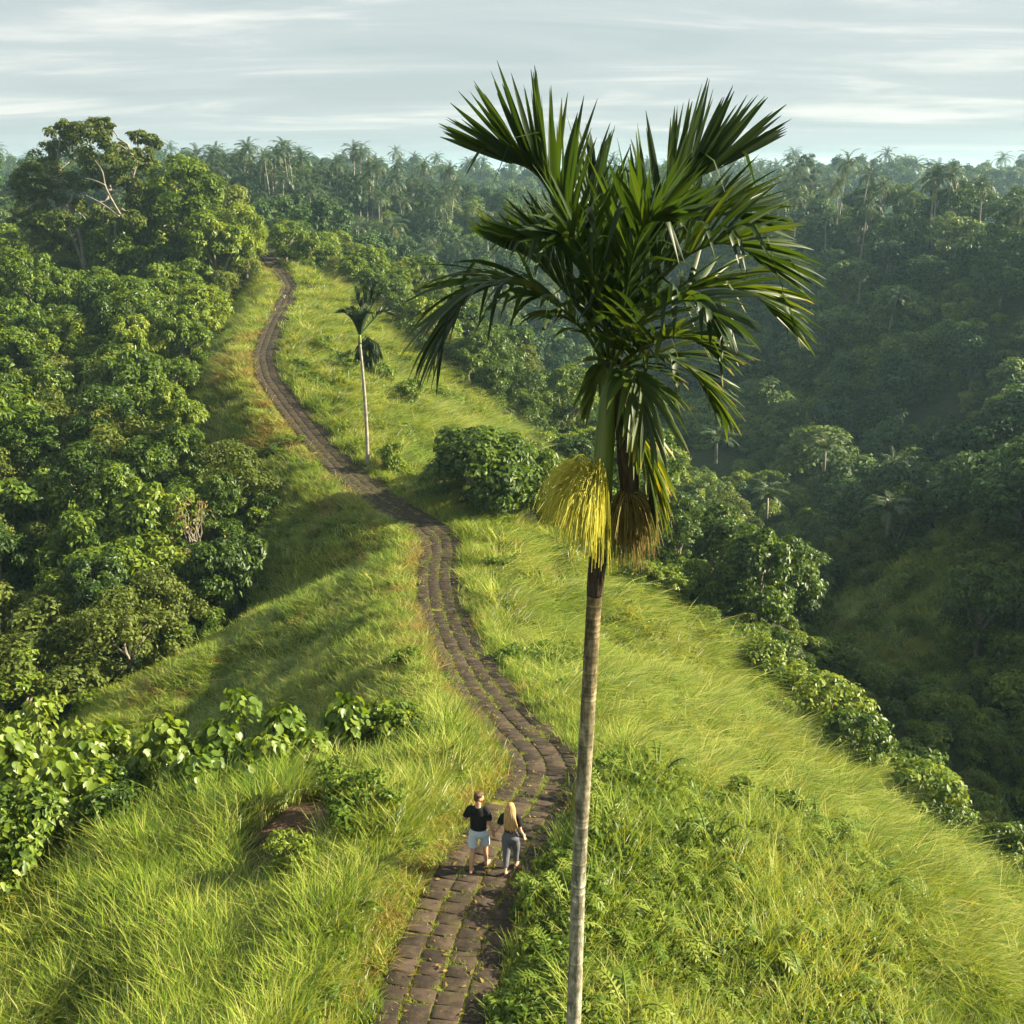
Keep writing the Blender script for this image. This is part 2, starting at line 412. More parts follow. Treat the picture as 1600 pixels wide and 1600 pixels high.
def ground_mat():
    m, n, l = new_mat('ground_cover')
    out = n.new("ShaderNodeOutputMaterial"); p = n.new("ShaderNodeBsdfPrincipled")
    p.inputs['Roughness'].default_value = 0.95; p.inputs['Specular IOR Level'].default_value = 0.1
    g = n.new("ShaderNodeNewGeometry")
    t = n.new("ShaderNodeTexNoise"); t.inputs['Scale'].default_value = 1.7; t.inputs['Detail'].default_value = 8
    l.new(g.outputs['Position'], t.inputs['Vector'])
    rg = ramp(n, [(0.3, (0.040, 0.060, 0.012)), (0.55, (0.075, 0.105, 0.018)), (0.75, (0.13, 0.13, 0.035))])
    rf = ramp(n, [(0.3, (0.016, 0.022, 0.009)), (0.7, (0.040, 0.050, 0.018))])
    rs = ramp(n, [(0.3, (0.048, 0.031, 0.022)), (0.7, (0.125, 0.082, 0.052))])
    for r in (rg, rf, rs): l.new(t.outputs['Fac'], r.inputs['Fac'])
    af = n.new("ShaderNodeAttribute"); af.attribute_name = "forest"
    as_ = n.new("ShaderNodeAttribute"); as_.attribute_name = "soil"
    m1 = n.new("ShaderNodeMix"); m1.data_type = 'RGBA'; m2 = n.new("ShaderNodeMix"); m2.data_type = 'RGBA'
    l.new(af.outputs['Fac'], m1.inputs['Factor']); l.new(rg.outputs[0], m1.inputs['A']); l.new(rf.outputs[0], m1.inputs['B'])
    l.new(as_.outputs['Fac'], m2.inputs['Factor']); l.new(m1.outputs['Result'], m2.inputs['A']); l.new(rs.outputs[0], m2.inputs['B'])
    l.new(m2.outputs['Result'], p.inputs['Base Color'])
    t2 = n.new("ShaderNodeTexNoise"); t2.inputs['Scale'].default_value = 9; t2.inputs['Detail'].default_value = 6
    l.new(g.outputs['Position'], t2.inputs['Vector'])
    b = n.new("ShaderNodeBump"); b.inputs['Strength'].default_value = 0.8; b.inputs['Distance'].default_value = 0.08
    l.new(t2.outputs['Fac'], b.inputs['Height']); l.new(b.outputs[0], p.inputs['Normal'])
    l.new(p.outputs[0], out.inputs['Surface'])
    return m
M['ground'] = ground_mat()

# ------------------------------------------------------------------ the ground: one sheet, fine near the ridge, coarse at the horizon
gx = np.concatenate([-np.geomspace(3000, 62, 60), np.arange(-60, 48, 0.42), np.geomspace(49, 3000, 90)])
gy = np.concatenate([[-400, -150, -60, -25, -5, 3, 8], np.arange(11, 60, 0.36), np.arange(60, 140, 0.6), np.geomspace(141, 4000, 110)])
GX, GY = np.meshgrid(gx, gy)
GZ = height(GX, GY)
nx, ny = len(gx), len(gy)
ii = (np.arange(ny - 1)[:, None] * nx + np.arange(nx - 1)[None, :]).ravel()
gf = np.stack([ii, ii + 1, ii + nx + 1, ii + nx], 1)
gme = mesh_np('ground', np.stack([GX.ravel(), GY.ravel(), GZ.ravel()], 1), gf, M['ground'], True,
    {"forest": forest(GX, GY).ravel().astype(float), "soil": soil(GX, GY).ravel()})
tag(add('ground', gme), kind='structure')

# ------------------------------------------------------------------ the paved path
arc_y = np.arange(8, 150, 0.05)
arc = np.stack([path_x(arc_y), arc_y, path_z(arc_y)], 1)
arc_s = np.concatenate([[0], np.cumsum(np.linalg.norm(np.diff(arc, axis=0), axis=1))])
def path_frame(s):
    p = np.array([np.interp(s, arc_s, arc[:, k]) for k in range(3)])
    q = np.array([np.interp(s + 0.4, arc_s, arc[:, k]) for k in range(3)]) - np.array([np.interp(s - 0.4, arc_s, arc[:, k]) for k in range(3)])
    q /= np.linalg.norm(q)
    r = np.array([q[1], -q[0], 0]); r /= np.linalg.norm(r)
    return p, q, r, np.cross(r, q)
M['moss'] = noise_mat('mossy_joint', [(0.32, (0.060, 0.047, 0.022)), (0.48, (0.13, 0.125, 0.022)), (0.66, (0.24, 0.23, 0.035))], 7, bump=0.6, coord='Object')
M['paver'] = None
def paver_mat():
    m, n, l = new_mat('dark_stone_paver')
    out = n.new("ShaderNodeOutputMaterial"); p = n.new("ShaderNodeBsdfPrincipled")
    p.inputs['Roughness'].default_value = 0.82; p.inputs['Specular IOR Level'].default_value = 0.25
    g = n.new("ShaderNodeNewGeometry"); oi = n.new("ShaderNodeObjectInfo")
    t = n.new("ShaderNodeTexNoise"); t.inputs['Scale'].default_value = 6; t.inputs['Detail'].default_value = 8; t.inputs['Roughness'].default_value = 0.65
    l.new(g.outputs['Position'], t.inputs['Vector'])
    a = n.new("ShaderNodeMath"); a.operation = 'MULTIPLY_ADD'; a.inputs[1].default_value = 0.28
    l.new(oi.outputs['Random'], a.inputs[0]); l.new(t.outputs['Fac'], a.inputs[2])
    r = ramp(n, [(0.35, (0.015, 0.0105, 0.0075)), (0.6, (0.034, 0.0235, 0.0165)), (0.85, (0.075, 0.051, 0.035))])
    l.new(a.outputs[0], r.inputs['Fac'])
    t3 = n.new("ShaderNodeTexNoise"); t3.inputs['Scale'].default_value = 2.3; t3.inputs['Detail'].default_value = 9; t3.inputs['Roughness'].default_value = 0.7
    l.new(g.outputs['Position'], t3.inputs['Vector'])
    rm = ramp(n, [(0.54, (0, 0, 0)), (0.70, (0.75, 0.75, 0.75))]); l.new(t3.outputs['Fac'], rm.inputs['Fac'])
    mx = n.new("ShaderNodeMix"); mx.data_type = 'RGBA'; mx.inputs['B'].default_value = (0.070, 0.062, 0.018, 1)
    l.new(rm.outputs[0], mx.inputs['Factor']); l.new(r.outputs[0], mx.inputs['A'])
    l.new(mx.outputs['Result'], p.inputs['Base Color'])
    b = n.new("ShaderNodeBump"); b.inputs['Strength'].default_value = 0.5; b.inputs['Distance'].default_value = 0.012
    t2 = n.new("ShaderNodeTexNoise"); t2.inputs['Scale'].default_value = 28; t2.inputs['Detail'].default_value = 5
    l.new(g.outputs['Position'], t2.inputs['Vector']); l.new(t2.outputs['Fac'], b.inputs['Height']); l.new(b.outputs[0], p.inputs['Normal'])
    l.new(p.outputs[0], out.inputs['Surface'])
    return m
M['paver'] = paver_mat()
rs = np.random.RandomState(11)
ss = np.arange(1, arc_s[-1] - 1, 0.5)
pv = []
for s in ss:
    p, q, r, u = path_frame(s)
    for w in (-1.35, -0.9, -0.45, 0, 0.45, 0.9, 1.35):
        pv.append(p + r * w + u * (0.055 - 0.10 * (abs(w) > 1.1)))
pv = np.array(pv); k7 = np.arange(len(ss) - 1)[:, None] * 7 + np.arange(6)[None, :]; k7 = k7.ravel()
path = add('path', mesh_np('path', pv, np.stack([k7, k7 + 1, k7 + 8, k7 + 7], 1), M['moss'], True))
tag(path, 'winding footpath of dark pavers with mossy joints along the ridge', kind='structure')

def paver_shape(rng, w, l, hgt):
    c = 0.009
    j = lambda: rng.uniform(-0.012, 0.012)
    base = [(-w / 2 + j(), -l / 2 + j()), (w / 2 + j(), -l / 2 + j()), (w / 2 + j(), l / 2 + j()), (-w / 2 + j(), l / 2 + j())]
    V = [(x, y, -0.06) for x, y in base] + [(x, y, hgt - c * 0.7) for x, y in base] + [(x * (1 - 2 * c / w), y * (1 - 2 * c / l), hgt + rng.uniform(-0.004, 0.004)) for x, y in base]
    F = []
    for k in range(2):
        for i in range(4):
            a, b = k * 4 + i, k * 4 + (i + 1) % 4
            F.append((a, b, b + 4, a + 4))
    F.append((8, 9, 10, 11))
    return np.array(V), np.array(F)
PW, PL, NC = 0.455, 0.33, 4
prng = np.random.RandomState(3)
pav_me = []
for k in range(7):
    v, f = paver_shape(prng, PW - 0.012, PL - 0.020, 0.03)
    pav_me.append(mesh_np('paver', v, f, M['paver']))
far_v, far_f, nf = [], [], 0
count = 0
s = arc_s[np.argmin(abs(arc_y - 13.4))]
row = 0
while s < arc_s[-1] - 12:
    p, q, r, u = path_frame(s)
    for c in range(NC):
        if prng.rand() < 0.015: continue
        off = (c - (NC - 1) / 2) * (PW + 0.035) + prng.normal(0, 0.008)
        pos = p + r * off + q * prng.normal(0, 0.012) + u * (0.055 + prng.normal(0, 0.004))
        tl = prng.normal(0, 0.010, 3)
        rr = r + q * tl[0] + u * tl[1]; rr /= np.linalg.norm(rr)
        qq = q + u * tl[2]; qq -= rr * qq.dot(rr); qq /= np.linalg.norm(qq)
        uu = np.cross(rr, qq)
        if count < 300:
            o = bpy.data.objects.new('paver', pav_me[prng.randint(7)])
            COL.objects.link(o); o.parent = path
            Mx = Matrix(((rr[0], qq[0], uu[0], pos[0]), (rr[1], qq[1], uu[1], pos[1]), (rr[2], qq[2], uu[2], pos[2]), (0, 0, 0, 1)))
            o.matrix_world = Mx
            count += 1
        else:
            v, f = paver_shape(prng, PW - 0.012, PL - 0.020, 0.03)
            far_v.append(pos + v[:, :1] * rr + v[:, 1:2] * qq + v[:, 2:] * uu); far_f.append(f + nf); nf += len(v)
    s += PL
    row += 1
o = add('paver_field', mesh_np('paver_field', np.vstack(far_v), np.vstack(far_f), M['paver']), path)
o["kind"] = "stuff"


# ------------------------------------------------------------------ foliage building blocks
def unit(v): return v / (np.linalg.norm(v, axis=-1, keepdims=True) + 1e-9)

def leaf_cloud(rng, cen, rad, per, L, W, droop=0.3, top=0.35, shell=0.55, flat=1.0):
    """leaf-sized faces spread through the outer part of many small clumps"""
    cen = np.asarray(cen, float); K = len(cen)
    rad = np.broadcast_to(np.asarray(rad, float).reshape(K, -1), (K, 3))
    n = K * per
    c = np.repeat(cen, per, 0); r = np.repeat(rad, per, 0)
    d = rng.normal(size=(n, 3)); d[:, 2] += top; d = unit(d)
    rr = shell + (1 - shell) * rng.rand(n, 1) ** 0.6
    rr *= 1 + 0.12 * rng.normal(size=(n, 1))
    p = c + d * r * rr
    nrm = unit(d * 0.9 + np.array([0, 0, 0.45]) + 0.42 * rng.normal(size=(n, 3)))
    ax = rng.normal(size=(n, 3)) + d * 0.5 + np.array([0, 0, -droop])
    ax = unit(ax - nrm * (ax * nrm).sum(1, keepdims=True))
    sd = np.cross(nrm, ax)
    l = L * rng.uniform(0.6, 1.25, (n, 1)); w = W * rng.uniform(0.7, 1.2, (n, 1))
    a = p - ax * l * 0.5
    t = p + ax * l * 0.5 - np.array([0, 0, 1.0]) * l * droop * 0.4
    m = p - ax * l * 0.05
    fold = nrm * w * 0.16
    V = np.stack([a, m - sd * w * 0.5 + fold, t, m + sd * w * 0.5 + fold], 1).reshape(-1, 3)
    b = np.arange(n)[:, None] * 4
    F = np.concatenate([b + [0, 2, 1], b + [0, 3, 2]], 1).reshape(-1, 3)
    ct = np.repeat(rng.uniform(-0.14, 0.14, K), per)
    tint = np.clip(0.45 + ct + 0.17 * rng.normal(size=n), 0.0, 1.0)
    return V, F, np.repeat(tint, 4)

def limb(p0, p1, sag=0.0, n=6, rng=None, wob=0.0):
    t = np.linspace(0, 1, n)[:, None]
    P = p0 + (p1 - p0) * t
    P[:, 2] += sag * (4 * t * (1 - t))[:, 0]
    if rng is not None and wob: P[1:-1] += rng.normal(0, wob, (n - 2, 3))
    return P

def make_crown(rng, lobes, nclump, cr, per, L, W, **kw):
    """lobes: list of (centre, radii); clumps sit on the outside of the lobes"""
    lobes = [(np.array(c, float), np.array(r, float)) for c, r in lobes]
    area = np.array([r[0] * r[1] + r[0] * r[2] for c, r in lobes]); area /= area.sum()
    C, S = [], []
    tries = 0
    while len(C) < nclump and tries < nclump * 12:
        tries += 1
        k = rng.choice(len(lobes), p=area); c, r = lobes[k]
        d = rng.normal(size=3); d[2] = d[2] + 0.35; d /= np.linalg.norm(d)
        p = c + d * r * rng.uniform(0.72, 1.02)
        inside = any(j != k and (((p - cj) / rj) ** 2).sum() < 0.55 for j, (cj, rj) in enumerate(lobes))
        if inside: continue
        C.append(p); q = cr * rng.uniform(0.6, 1.35); S.append((q, q, q * 0.72))
    return leaf_cloud(rng, C, np.array(S), per, L, W, **kw), np.array(C)

def tree_pair(rng, lobes, nclump, cr, per, L, W, leafm, barkm, trunk_r, base_z=-0.6, fork=0.35, nlimb=7, trunk=True, **kw):
    (V, F, T), C = make_crown(rng, lobes, nclump, cr, per, L, W, **kw)
    crown = mesh_np('crown', V, F, leafm, False, {"tint": T})
    tm = None
    if trunk:
        mb = MB()
        top = np.mean([c for c, r in lobes], axis=0)
        fk = np.array([top[0] * 0.4, top[1] * 0.4, max(top[2] * fork, 0.3)])
        mb.add(*tube(limb(np.array([0, 0, base_z]), fk, 0, 5, rng, trunk_r * 0.3), np.linspace(trunk_r * 1.25, trunk_r * 0.8, 5), 8))
        idx = rng.choice(len(C), min(nlimb, len(C)), replace=False)
        for i in idx:
            mb.add(*tube(limb(fk - [0, 0, trunk_r], C[i], 0.12 * np.linalg.norm(C[i] - fk), 6, rng, 0.08), np.linspace(trunk_r * 0.6, trunk_r * 0.12, 6), 6))
        tm = mb.mesh('trunk', barkm, True)
    return crown, tm

trng = np.random.RandomState(21)
def dome(rng, w, h, n, z0=0.25):
    """random lobes filling a canopy w wide and h high"""
    out = []
    for i in range(n):
        a = rng.uniform(0, 2 * np.pi); q = math.sqrt(rng.rand()) * w * 0.30
        r = w * rng.uniform(0.20, 0.32)
        out.append(((math.cos(a) * q, math.sin(a) * q, h * rng.uniform(z0 + 0.12, 0.86) - q * 0.15), (r, r, r * rng.uniform(0.75, 1.0))))
    out.append(((0, 0, h * 0.55), (w * 0.33, w * 0.33, h * 0.36)))
    return out

# jungle trees beside the ridge: about 5 m wide
JUN = []
for k in range(8):
    w, h = [(5.2, 5.2), (4.4, 6.2), (5.8, 4.8), (4.0, 4.4), (5.0, 7.2), (6.0, 5.6), (4.2, 5.0), (5.4, 6.4)][k]
    L, W = [(0.30, 0.15), (0.36, 0.14), (0.26, 0.15), (0.32, 0.19), (0.30, 0.13), (0.40, 0.17), (0.24, 0.14), (0.34, 0.2)][k]
    JUN.append(tree_pair(trng, dome(trng, w, h, 6 + k % 3), 64, 0.66 if k not in (1, 4) else 0.52, 105, L, W, M['olive' if k in (2, 6) else 'jungle'], M['bark'], 0.16, droop=0.55 if k % 2 else 0.25))
# distant hill trees: about 8 m wide, coarser leaves
HIL = []
for k in range(6):
    w, h = [(8, 9), (7, 11), (9, 8), (6.5, 12), (8.5, 10), (7.5, 9.5)][k]
    HIL.append(tree_pair(trng, dome(trng, w, h, 6, 0.2), 52, 1.05, 74, 0.60, 0.32, M['hill'], M['bark'], 0.22, droop=0.35))
# low bushes
BUS = []
for k in range(5):
    w, h = [(2.2, 1.5), (2.8, 2.0), (1.8, 1.9), (3.2, 1.7), (2.4, 2.4)][k]
    BUS.append(tree_pair(trng, dome(trng, w, h, 5, 0.05), 46, 0.33, 52, 0.22, 0.12, M['weed' if k % 2 else 'jungle'], M['bark'], 0.05, base_z=-0.3, droop=0.4))

def frond_tris(rng, pts, nleaf, L, W, ang=(70, 25), vee=55, droop=0.5, seg=3):
    """feather leaf as one mesh: thin midrib and drooping leaflets"""
    P = cat_curve(pts, 24); V, F, n = [], [], 0
    v, f = tube(P, np.linspace(W * 0.7, W * 0.12, 24), 4, False); V.append(v); F.append(f); n += len(v)
    T = unit(np.gradient(P, axis=0))
    for i in range(nleaf):
        s = 0.14 + 0.86 * (i + 0.5) / nleaf; q = s * 23; k = min(int(q), 22)
        p = P[k] + (P[k + 1] - P[k]) * (q - k); t = T[k]
        N = np.array([0, 0, 1.0]) - t * t[2]; N /= np.linalg.norm(N) + 1e-6; B = np.cross(t, N)
        l = L * (0.55 + 0.45 * math.sin(math.pi * min(s * 0.9 + 0.1, 1))) * rng.uniform(0.85, 1.1)
        a = R(ang[0] + (ang[1] - ang[0]) * s)
        for sg in (-1, 1):
            ph = R(vee + rng.normal(0, 9))
            d = t * math.cos(a) + math.sin(a) * (N * math.cos(ph) + sg * B * math.sin(ph))
            sd = unit(t - d * t.dot(d) + 0.15 * rng.normal(size=3)) * W * 0.5
            vs = []
            for j in range(seg + 1):
                r = j / seg
                c = p + d * l * r * (1 - 0.25 * droop * r) - np.array([0, 0, 1.0]) * droop * l * r * r
                wv = sd * (1.0 if j == 1 else 0.55 if j == 0 else max(1 - r, 0.02) * 1.4)
                vs += [c - wv, c + wv]
            b = n
            for j in range(seg): F.append(np.array([(b + 2 * j, b + 2 * j + 1, b + 2 * j + 3), (b + 2 * j, b + 2 * j + 3, b + 2 * j + 2)]))
            V.append(np.array(vs)); n += len(vs)
    return np.vstack(V), np.vstack(F)

def coconut(rng, h, nf=17, FL=3.6, lean=0.6):
    top = np.array([lean, lean * 0.3, h])
    tp = limb(np.array([0, 0, -0.8]), top, 0, 8); tp[:, 0] = lean * np.linspace(0, 1, 8) ** 2; 
    mt = MB(); mt.add(*tube(tp, np.linspace(0.20, 0.11, 8), 7))
    mc = MB()
    for i in range(nf):
        a = i * 2.399 + rng.normal(0, 0.15); el = R(80 - 125 * (i / nf) + rng.normal(0, 6)); L = FL * rng.uniform(0.85, 1.1)
        hd = np.array([math.cos(a), math.sin(a), 0])
        pts = [tp[-1], tp[-1] + L * 0.35 * (hd * math.cos(el) + [0, 0, math.sin(el)])]
        e2 = el - 0.5; pts.append(pts[-1] + L * 0.35 * (hd * math.cos(e2) + np.array([0, 0, math.sin(e2)])))
        e3 = el - 1.05; pts.append(pts[-1] + L * 0.33 * (hd * math.cos(e3) + np.array([0, 0, math.sin(e3)])))
        v, f = frond_tris(rng, np.array(pts), 22, 0.75, 0.10, (75, 35), 80, 0.55, 2)
        mc.add(v, f, 0.3 + 0.35 * rng.rand() + (0.3 if i > nf - 3 else 0))
    return mc.mesh('crown', M['coco']), mt.mesh('trunk', M['cocobark'], True)
COC = [coconut(trng, h, 17, fl, ln) for h, fl, ln in ((11, 3.7, 0.5), (13, 3.5, -0.9), (9, 3.9, 0.2), (12, 3.3, 1.2))]

# ------------------------------------------------------------------ planting
placed = []
def plant(pair, name, label, cat, x, y, s, rz, group, sz=1.0, parts=True, dz=0.0, tilt=(0, 0)):
    z = hz(x, y) + dz
    t = thing(name, label, cat, (x, y, z), rz, group)
    t.rotation_euler = (tilt[0], tilt[1], rz)
    t.scale = (s, s, s * sz)
    if pair[1] is not None and parts: add('trunk', pair[1], t)
    add('crown', pair[0], t)
    return t

def poisson(rng, x0, x1, y0, y1, n, dist, ok):
    X = rng.uniform(x0, x1, n); Y = rng.uniform(y0, y1, n)
    keep = ok(X, Y); X, Y = X[keep], Y[keep]
    cell = {}; out = []
    for x, y in zip(X, Y):
        d = dist(x, y); c = (int(x // 4), int(y // 4)); m = int(d // 4) + 1; bad = False
        for i in range(c[0] - m, c[0] + m + 1):
            for j in range(c[1] - m, c[1] + m + 1):
                for q in cell.get((i, j), ()):
                    if (q[0] - x) ** 2 + (q[1] - y) ** 2 < d * d: bad = True; break
                if bad: break
            if bad: break
        if not bad: cell.setdefault(c, []).append((x, y)); out.append((x, y))
    return out

def in_view(x, y, zadd=4.0, mg=120):
    z = height(x, y, False) + zadd
    px, py, d = proj(np.stack([x, y, z], -1))
    return (px > -mg) & (px < 1600 + mg) & (py > -200) & (py < 1600 + 2 * mg) & (d > 5)

LAND = [("the left frame edge by the tall tree", 10, 300), ("the foot of the big pale-limbed tree", 140, 400), ("the far end of the path", 435, 405),
    ("the left frame edge by the bend", 20, 560), ("the middle of the jungle", 170, 580), ("the upper bend of the path", 330, 560), ("the small palm", 575, 600),
    ("the grass strip left of the upper path", 330, 470), ("the straight upper path", 400, 690), ("the left frame edge by the saddle", 20, 780), ("the dark hollow", 400, 830), ("the gap below the upper path", 260, 720),
    ("the shaded grass bowl", 470, 880), ("the grassy spur", 250, 1010), ("the left frame edge by the spur", 20, 960), ("the crest of the upper ridge", 620, 430), ("the skyline right of the upper ridge", 700, 280), ("the gap beside the tall palm", 830, 330),
    ("the upper slope's lower rim", 760, 590), ("the yellow flower spray", 850, 650), ("the brown seed spray", 1080, 850), ("the tall palm's right fronds", 1300, 420), ("the skyline at right", 1350, 270),
    ("the top right corner of the forest", 1560, 310), ("the right frame edge on the slope", 1570, 600), ("the middle of the far shaded slope", 1350, 620), ("the valley behind the tall palm", 1150, 600), ("the foot of the shaded slope", 1480, 850), ("the valley floor", 1280, 880),
    ("the shaded meadow", 1370, 1060), ("the right edge above the meadow", 1570, 1000), ("the windswept slope's upper rim", 1120, 960), ("the windswept slope's lower rim", 1450, 1230), ("the palm row on the left skyline", 440, 260), ("the centre of the hazy hill", 560, 340)]
AUTO = []
def auto_label(o, look, h=3.0):
    AUTO.append((o, look, Vector(o.location) + Vector((0, 0, h))))

def write_labels():
    sets = {}
    for o, look, p in AUTO:
        px, py, d = proj(np.array(p))
        k = min(range(len(LAND)), key=lambda i: (LAND[i][1] - px) ** 2 + (LAND[i][2] - py) ** 2)
        nm, lx, ly = LAND[k]
        dx, dy = px - lx, py - ly
        side = "near" if abs(dx) < 35 and abs(dy) < 30 else ("above" if dy < 0 else "below") if abs(dy) > abs(dx) else ("left of" if dx < 0 else "right of")
        sets.setdefault((look, side, nm), []).append((float(px), o))
    ords = ["first", "second", "third", "fourth", "fifth", "sixth", "seventh", "eighth", "ninth", "tenth", "eleventh", "twelfth", "thirteenth", "fourteenth", "fifteenth", "sixteenth", "seventeenth", "eighteenth", "nineteenth", "twentieth"] + ["twenty-" + q for q in ("first", "second", "third", "fourth", "fifth", "sixth", "seventh", "eighth", "ninth")]
    for (look, side, nm), rows in sets.items():
        rows.sort(key=lambda t: t[0])
        for i, (_, o) in enumerate(rows):
            if len(rows) == 1: lab = f"{look} {side} {nm}"
            else: lab = f"{look} {side} {nm}, {ords[min(i, 28)]} from left"
            w = lab.split()
            o["label"] = " ".join(w[:16])

JLOOK = ["dense green tree", "tall tree with drooping leaves", "broad olive tree", "small bright leafy tree", "vine-clad tree", "wide long-leaved tree", "fine-leaved olive tree", "round glossy tree"]
HLOOK = ["round forest tree", "tall narrow forest tree", "spreading forest tree", "columnar forest tree", "bushy forest tree", "domed forest tree"]
BLOOK = ["low dark bush", "low pale bush", "small dark bush", "wide pale bush", "tall dark bush"]
prn = np.random.RandomState(77)

def terrain_hides(P):
    """True where the ground stands between the camera and point P"""
    t = np.linspace(0.06, 0.96, 60)[:, None]
    out = np.zeros(len(P), bool)
    for i, p in enumerate(P):
        q = t * p[None, :]
        out[i] = (height(q[:, 0], q[:, 1], False) > q[:, 2] + 0.3).any()
    return out
def seen(pts, h):
    if not pts: return []
    a = np.array(pts); z = height(a[:, 0], a[:, 1], False)
    ok = in_view(a[:, 0], a[:, 1], h * 0.8) & ~terrain_hides(np.stack([a[:, 0], a[:, 1], z + h], 1))
    return [tuple(p) for p in a[ok]]

# --- jungle left of the ridge
def okL(x, y): return (path_d(x, y) < -(edge_left(y) + 0.9)) & (x < -8.2) & forest(x, y) & (y > 34) & in_view(x, y, 4, 160)
pts = seen(poisson(prn, -85, -8, 34, 150, 9000, lambda x, y: 2.55 + 0.012 * (y - 40) + 0.02 * max(-x - 30, 0), okL), 5)
pts = [p for p in pts if not (math.hypot(p[0] + 46, p[1] - 113) < 6)]
for x, y in pts:
    k = prn.randint(8)
    far = sstep(-x, 30, 60)
    near_edge = -path_d(x, y) - float(edge_left(y))
    s = prn.uniform(0.72, 1.12) * (0.75 + 0.30 * min(near_edge / 5, 1)) * (1 + 0.35 * far)
    o = plant(JUN[k], 'jungle_tree', '', 'tree', x, y, s, prn.uniform(0, 6.28), 'trees of the jungle left of the ridge', prn.uniform(0.85, 1.15), tilt=tuple(prn.normal(0, 0.08, 2)))
    auto_label(o, JLOOK[k], 4)
# tall vine-hung trees at the end of the path
for (px, py, Z, k, s, sz) in [(300, 415, 121, 4, 2.05, 1.0), (345, 420, 116, 1, 1.6, 0.95), (255, 400, 126, 7, 2.0, 1.0), (385, 418, 119, 4, 1.15, 1.0), (215, 410, 119, 5, 1.6, 1.1), (275, 420, 112, 0, 1.3, 0.95), (325, 400, 128, 2, 1.7, 1.15)]:
    p = at(px, py, Z)
    o = plant(JUN[k], 'jungle_tree', '', 'tree', p[0], p[1], s, prn.uniform(0, 6.28), 'tall trees hung with vines at the end of the path', sz)
    auto_label(o, "tall " + JLOOK[k].replace("tall ", ""), 8)
FEA = []
for k in range(2):
    mc = MB()
    for i in range(13):
        a = i * 2.399; el = R(72 - 60 * i / 13.0); L_ = trng.uniform(1.7, 2.4); hd = np.array([math.cos(a), math.sin(a), 0])
        q0 = np.array([0, 0, 1.2]); q1 = q0 + L_ * 0.5 * (hd * math.cos(el) + np.array([0, 0, math.sin(el)])); e2 = el - 0.9
        q2 = q1 + L_ * 0.5 * (hd * math.cos(e2) + np.array([0, 0, math.sin(e2)]))
        v, f = frond_tris(trng, np.array([q0, q1, q2]), 18, 0.55, 0.075, (70, 30), 75, 0.35, 2); mc.add(v, f, trng.uniform(0.35, 0.75))
    mt = MB(); mt.add(*tube(np.array([[0, 0, -0.5], [0, 0, 0.6], [0, 0, 1.25]]), [0.14, 0.12, 0.09], 7))
    FEA.append((mc.mesh('crown', M['coco']), mt.mesh('trunk', M['cocobark'], True)))
for i, (px, py, Z) in enumerate([(1290, 700, 92), (1200, 770, 80), (1390, 800, 88), (1480, 760, 95), (1120, 690, 100)]):
    p = at(px, py, Z); z = max(hz(p[0], p[1]), p[2] - 1.5)
    o = plant(FEA[i % 2], 'feather_palm', '', 'palm', p[0], p[1], prn.uniform(0.9, 1.3), prn.uniform(0, 6.28), 'low feather palms among the valley trees', dz=z - hz(p[0], p[1]))
    auto_label(o, 'low feather palm', 1.5)
# --- wood on the crest beyond and right of the path's end
def okC(x, y):
    d = path_d(x, y)
    return (((d > np.maximum(edge_right(y), 1.8) + 0.9) & (d < 20) & (y > 96)) | ((y > 131) & (d > 1.6) & (d < 20))) & in_view(x, y)
for x, y in seen(poisson(prn, -50, 12, 96, 152, 3000, lambda x, y: 3.0, okC), 4):
    k = prn.randint(8)
    o = plant(JUN[k], 'ridge_tree', '', 'tree', x, y, prn.uniform(0.65, 1.0), prn.uniform(0, 6.28), 'trees along the crest right of the path end', 0.9)
    auto_label(o, JLOOK[k], 3)
# --- right flank below the grass: bushes first, then trees
def okB(x, y):
    e = path_d(x, y) - edge_right(y)
    return (e > -2.2 * vnoise(x / 4.0, y / 4.0)) & (e < 6.5) & (y > 24) & (y < 108) & in_view(x, y)
for x, y in seen(poisson(prn, -10, 30, 24, 108, 3500, lambda x, y: (1.7 + 2.2 * vnoise(np.array([x / 3.0]), np.array([y / 3.0]))[0]) if y < 60 else 3.0, okB), 2):
    k = prn.randint(5)
    o = plant(BUS[k], 'bush', '', 'bush', x, y, prn.uniform(0.4, 1.25), prn.uniform(0, 6.28), 'bushes along the lower rim of the grass slope')
    auto_label(o, BLOOK[k], 1)
def okR(x, y):
    e = path_d(x, y) - edge_right(y)
    q = x / np.maximum(y, 1)
    return (e > 3.4) & (x < 38) & forest(x, y) & (y > 30) & ~((np.abs(q - 0.37) < 0.085) & (y < 60)) & in_view(x, y)
for x, y in seen(poisson(prn, -12, 38, 30, 130, 5000, lambda x, y: 3.6, okR), 3.5):
    k = prn.randint(8)
    e = path_d(x, y) - float(edge_right(y))
    big = 0.55 + 0.4 * min(e / 10, 1)
    if y < 62 and x / y > 0.33: big *= 0.5
    o = plant(JUN[k], 'valley_tree', '', 'tree', x, y, big * prn.uniform(0.7, 1.2), prn.uniform(0, 6.28), 'trees on the flank below the grass slope')
    auto_label(o, JLOOK[k], 3)
def okM(x, y):
    q = x / np.maximum(y, 1)
    return (np.abs(q - 0.37) < 0.10) & (y > 36) & (y < 92) & (path_d(x, y) - edge_right(y) > 3.5) & in_view(x, y)
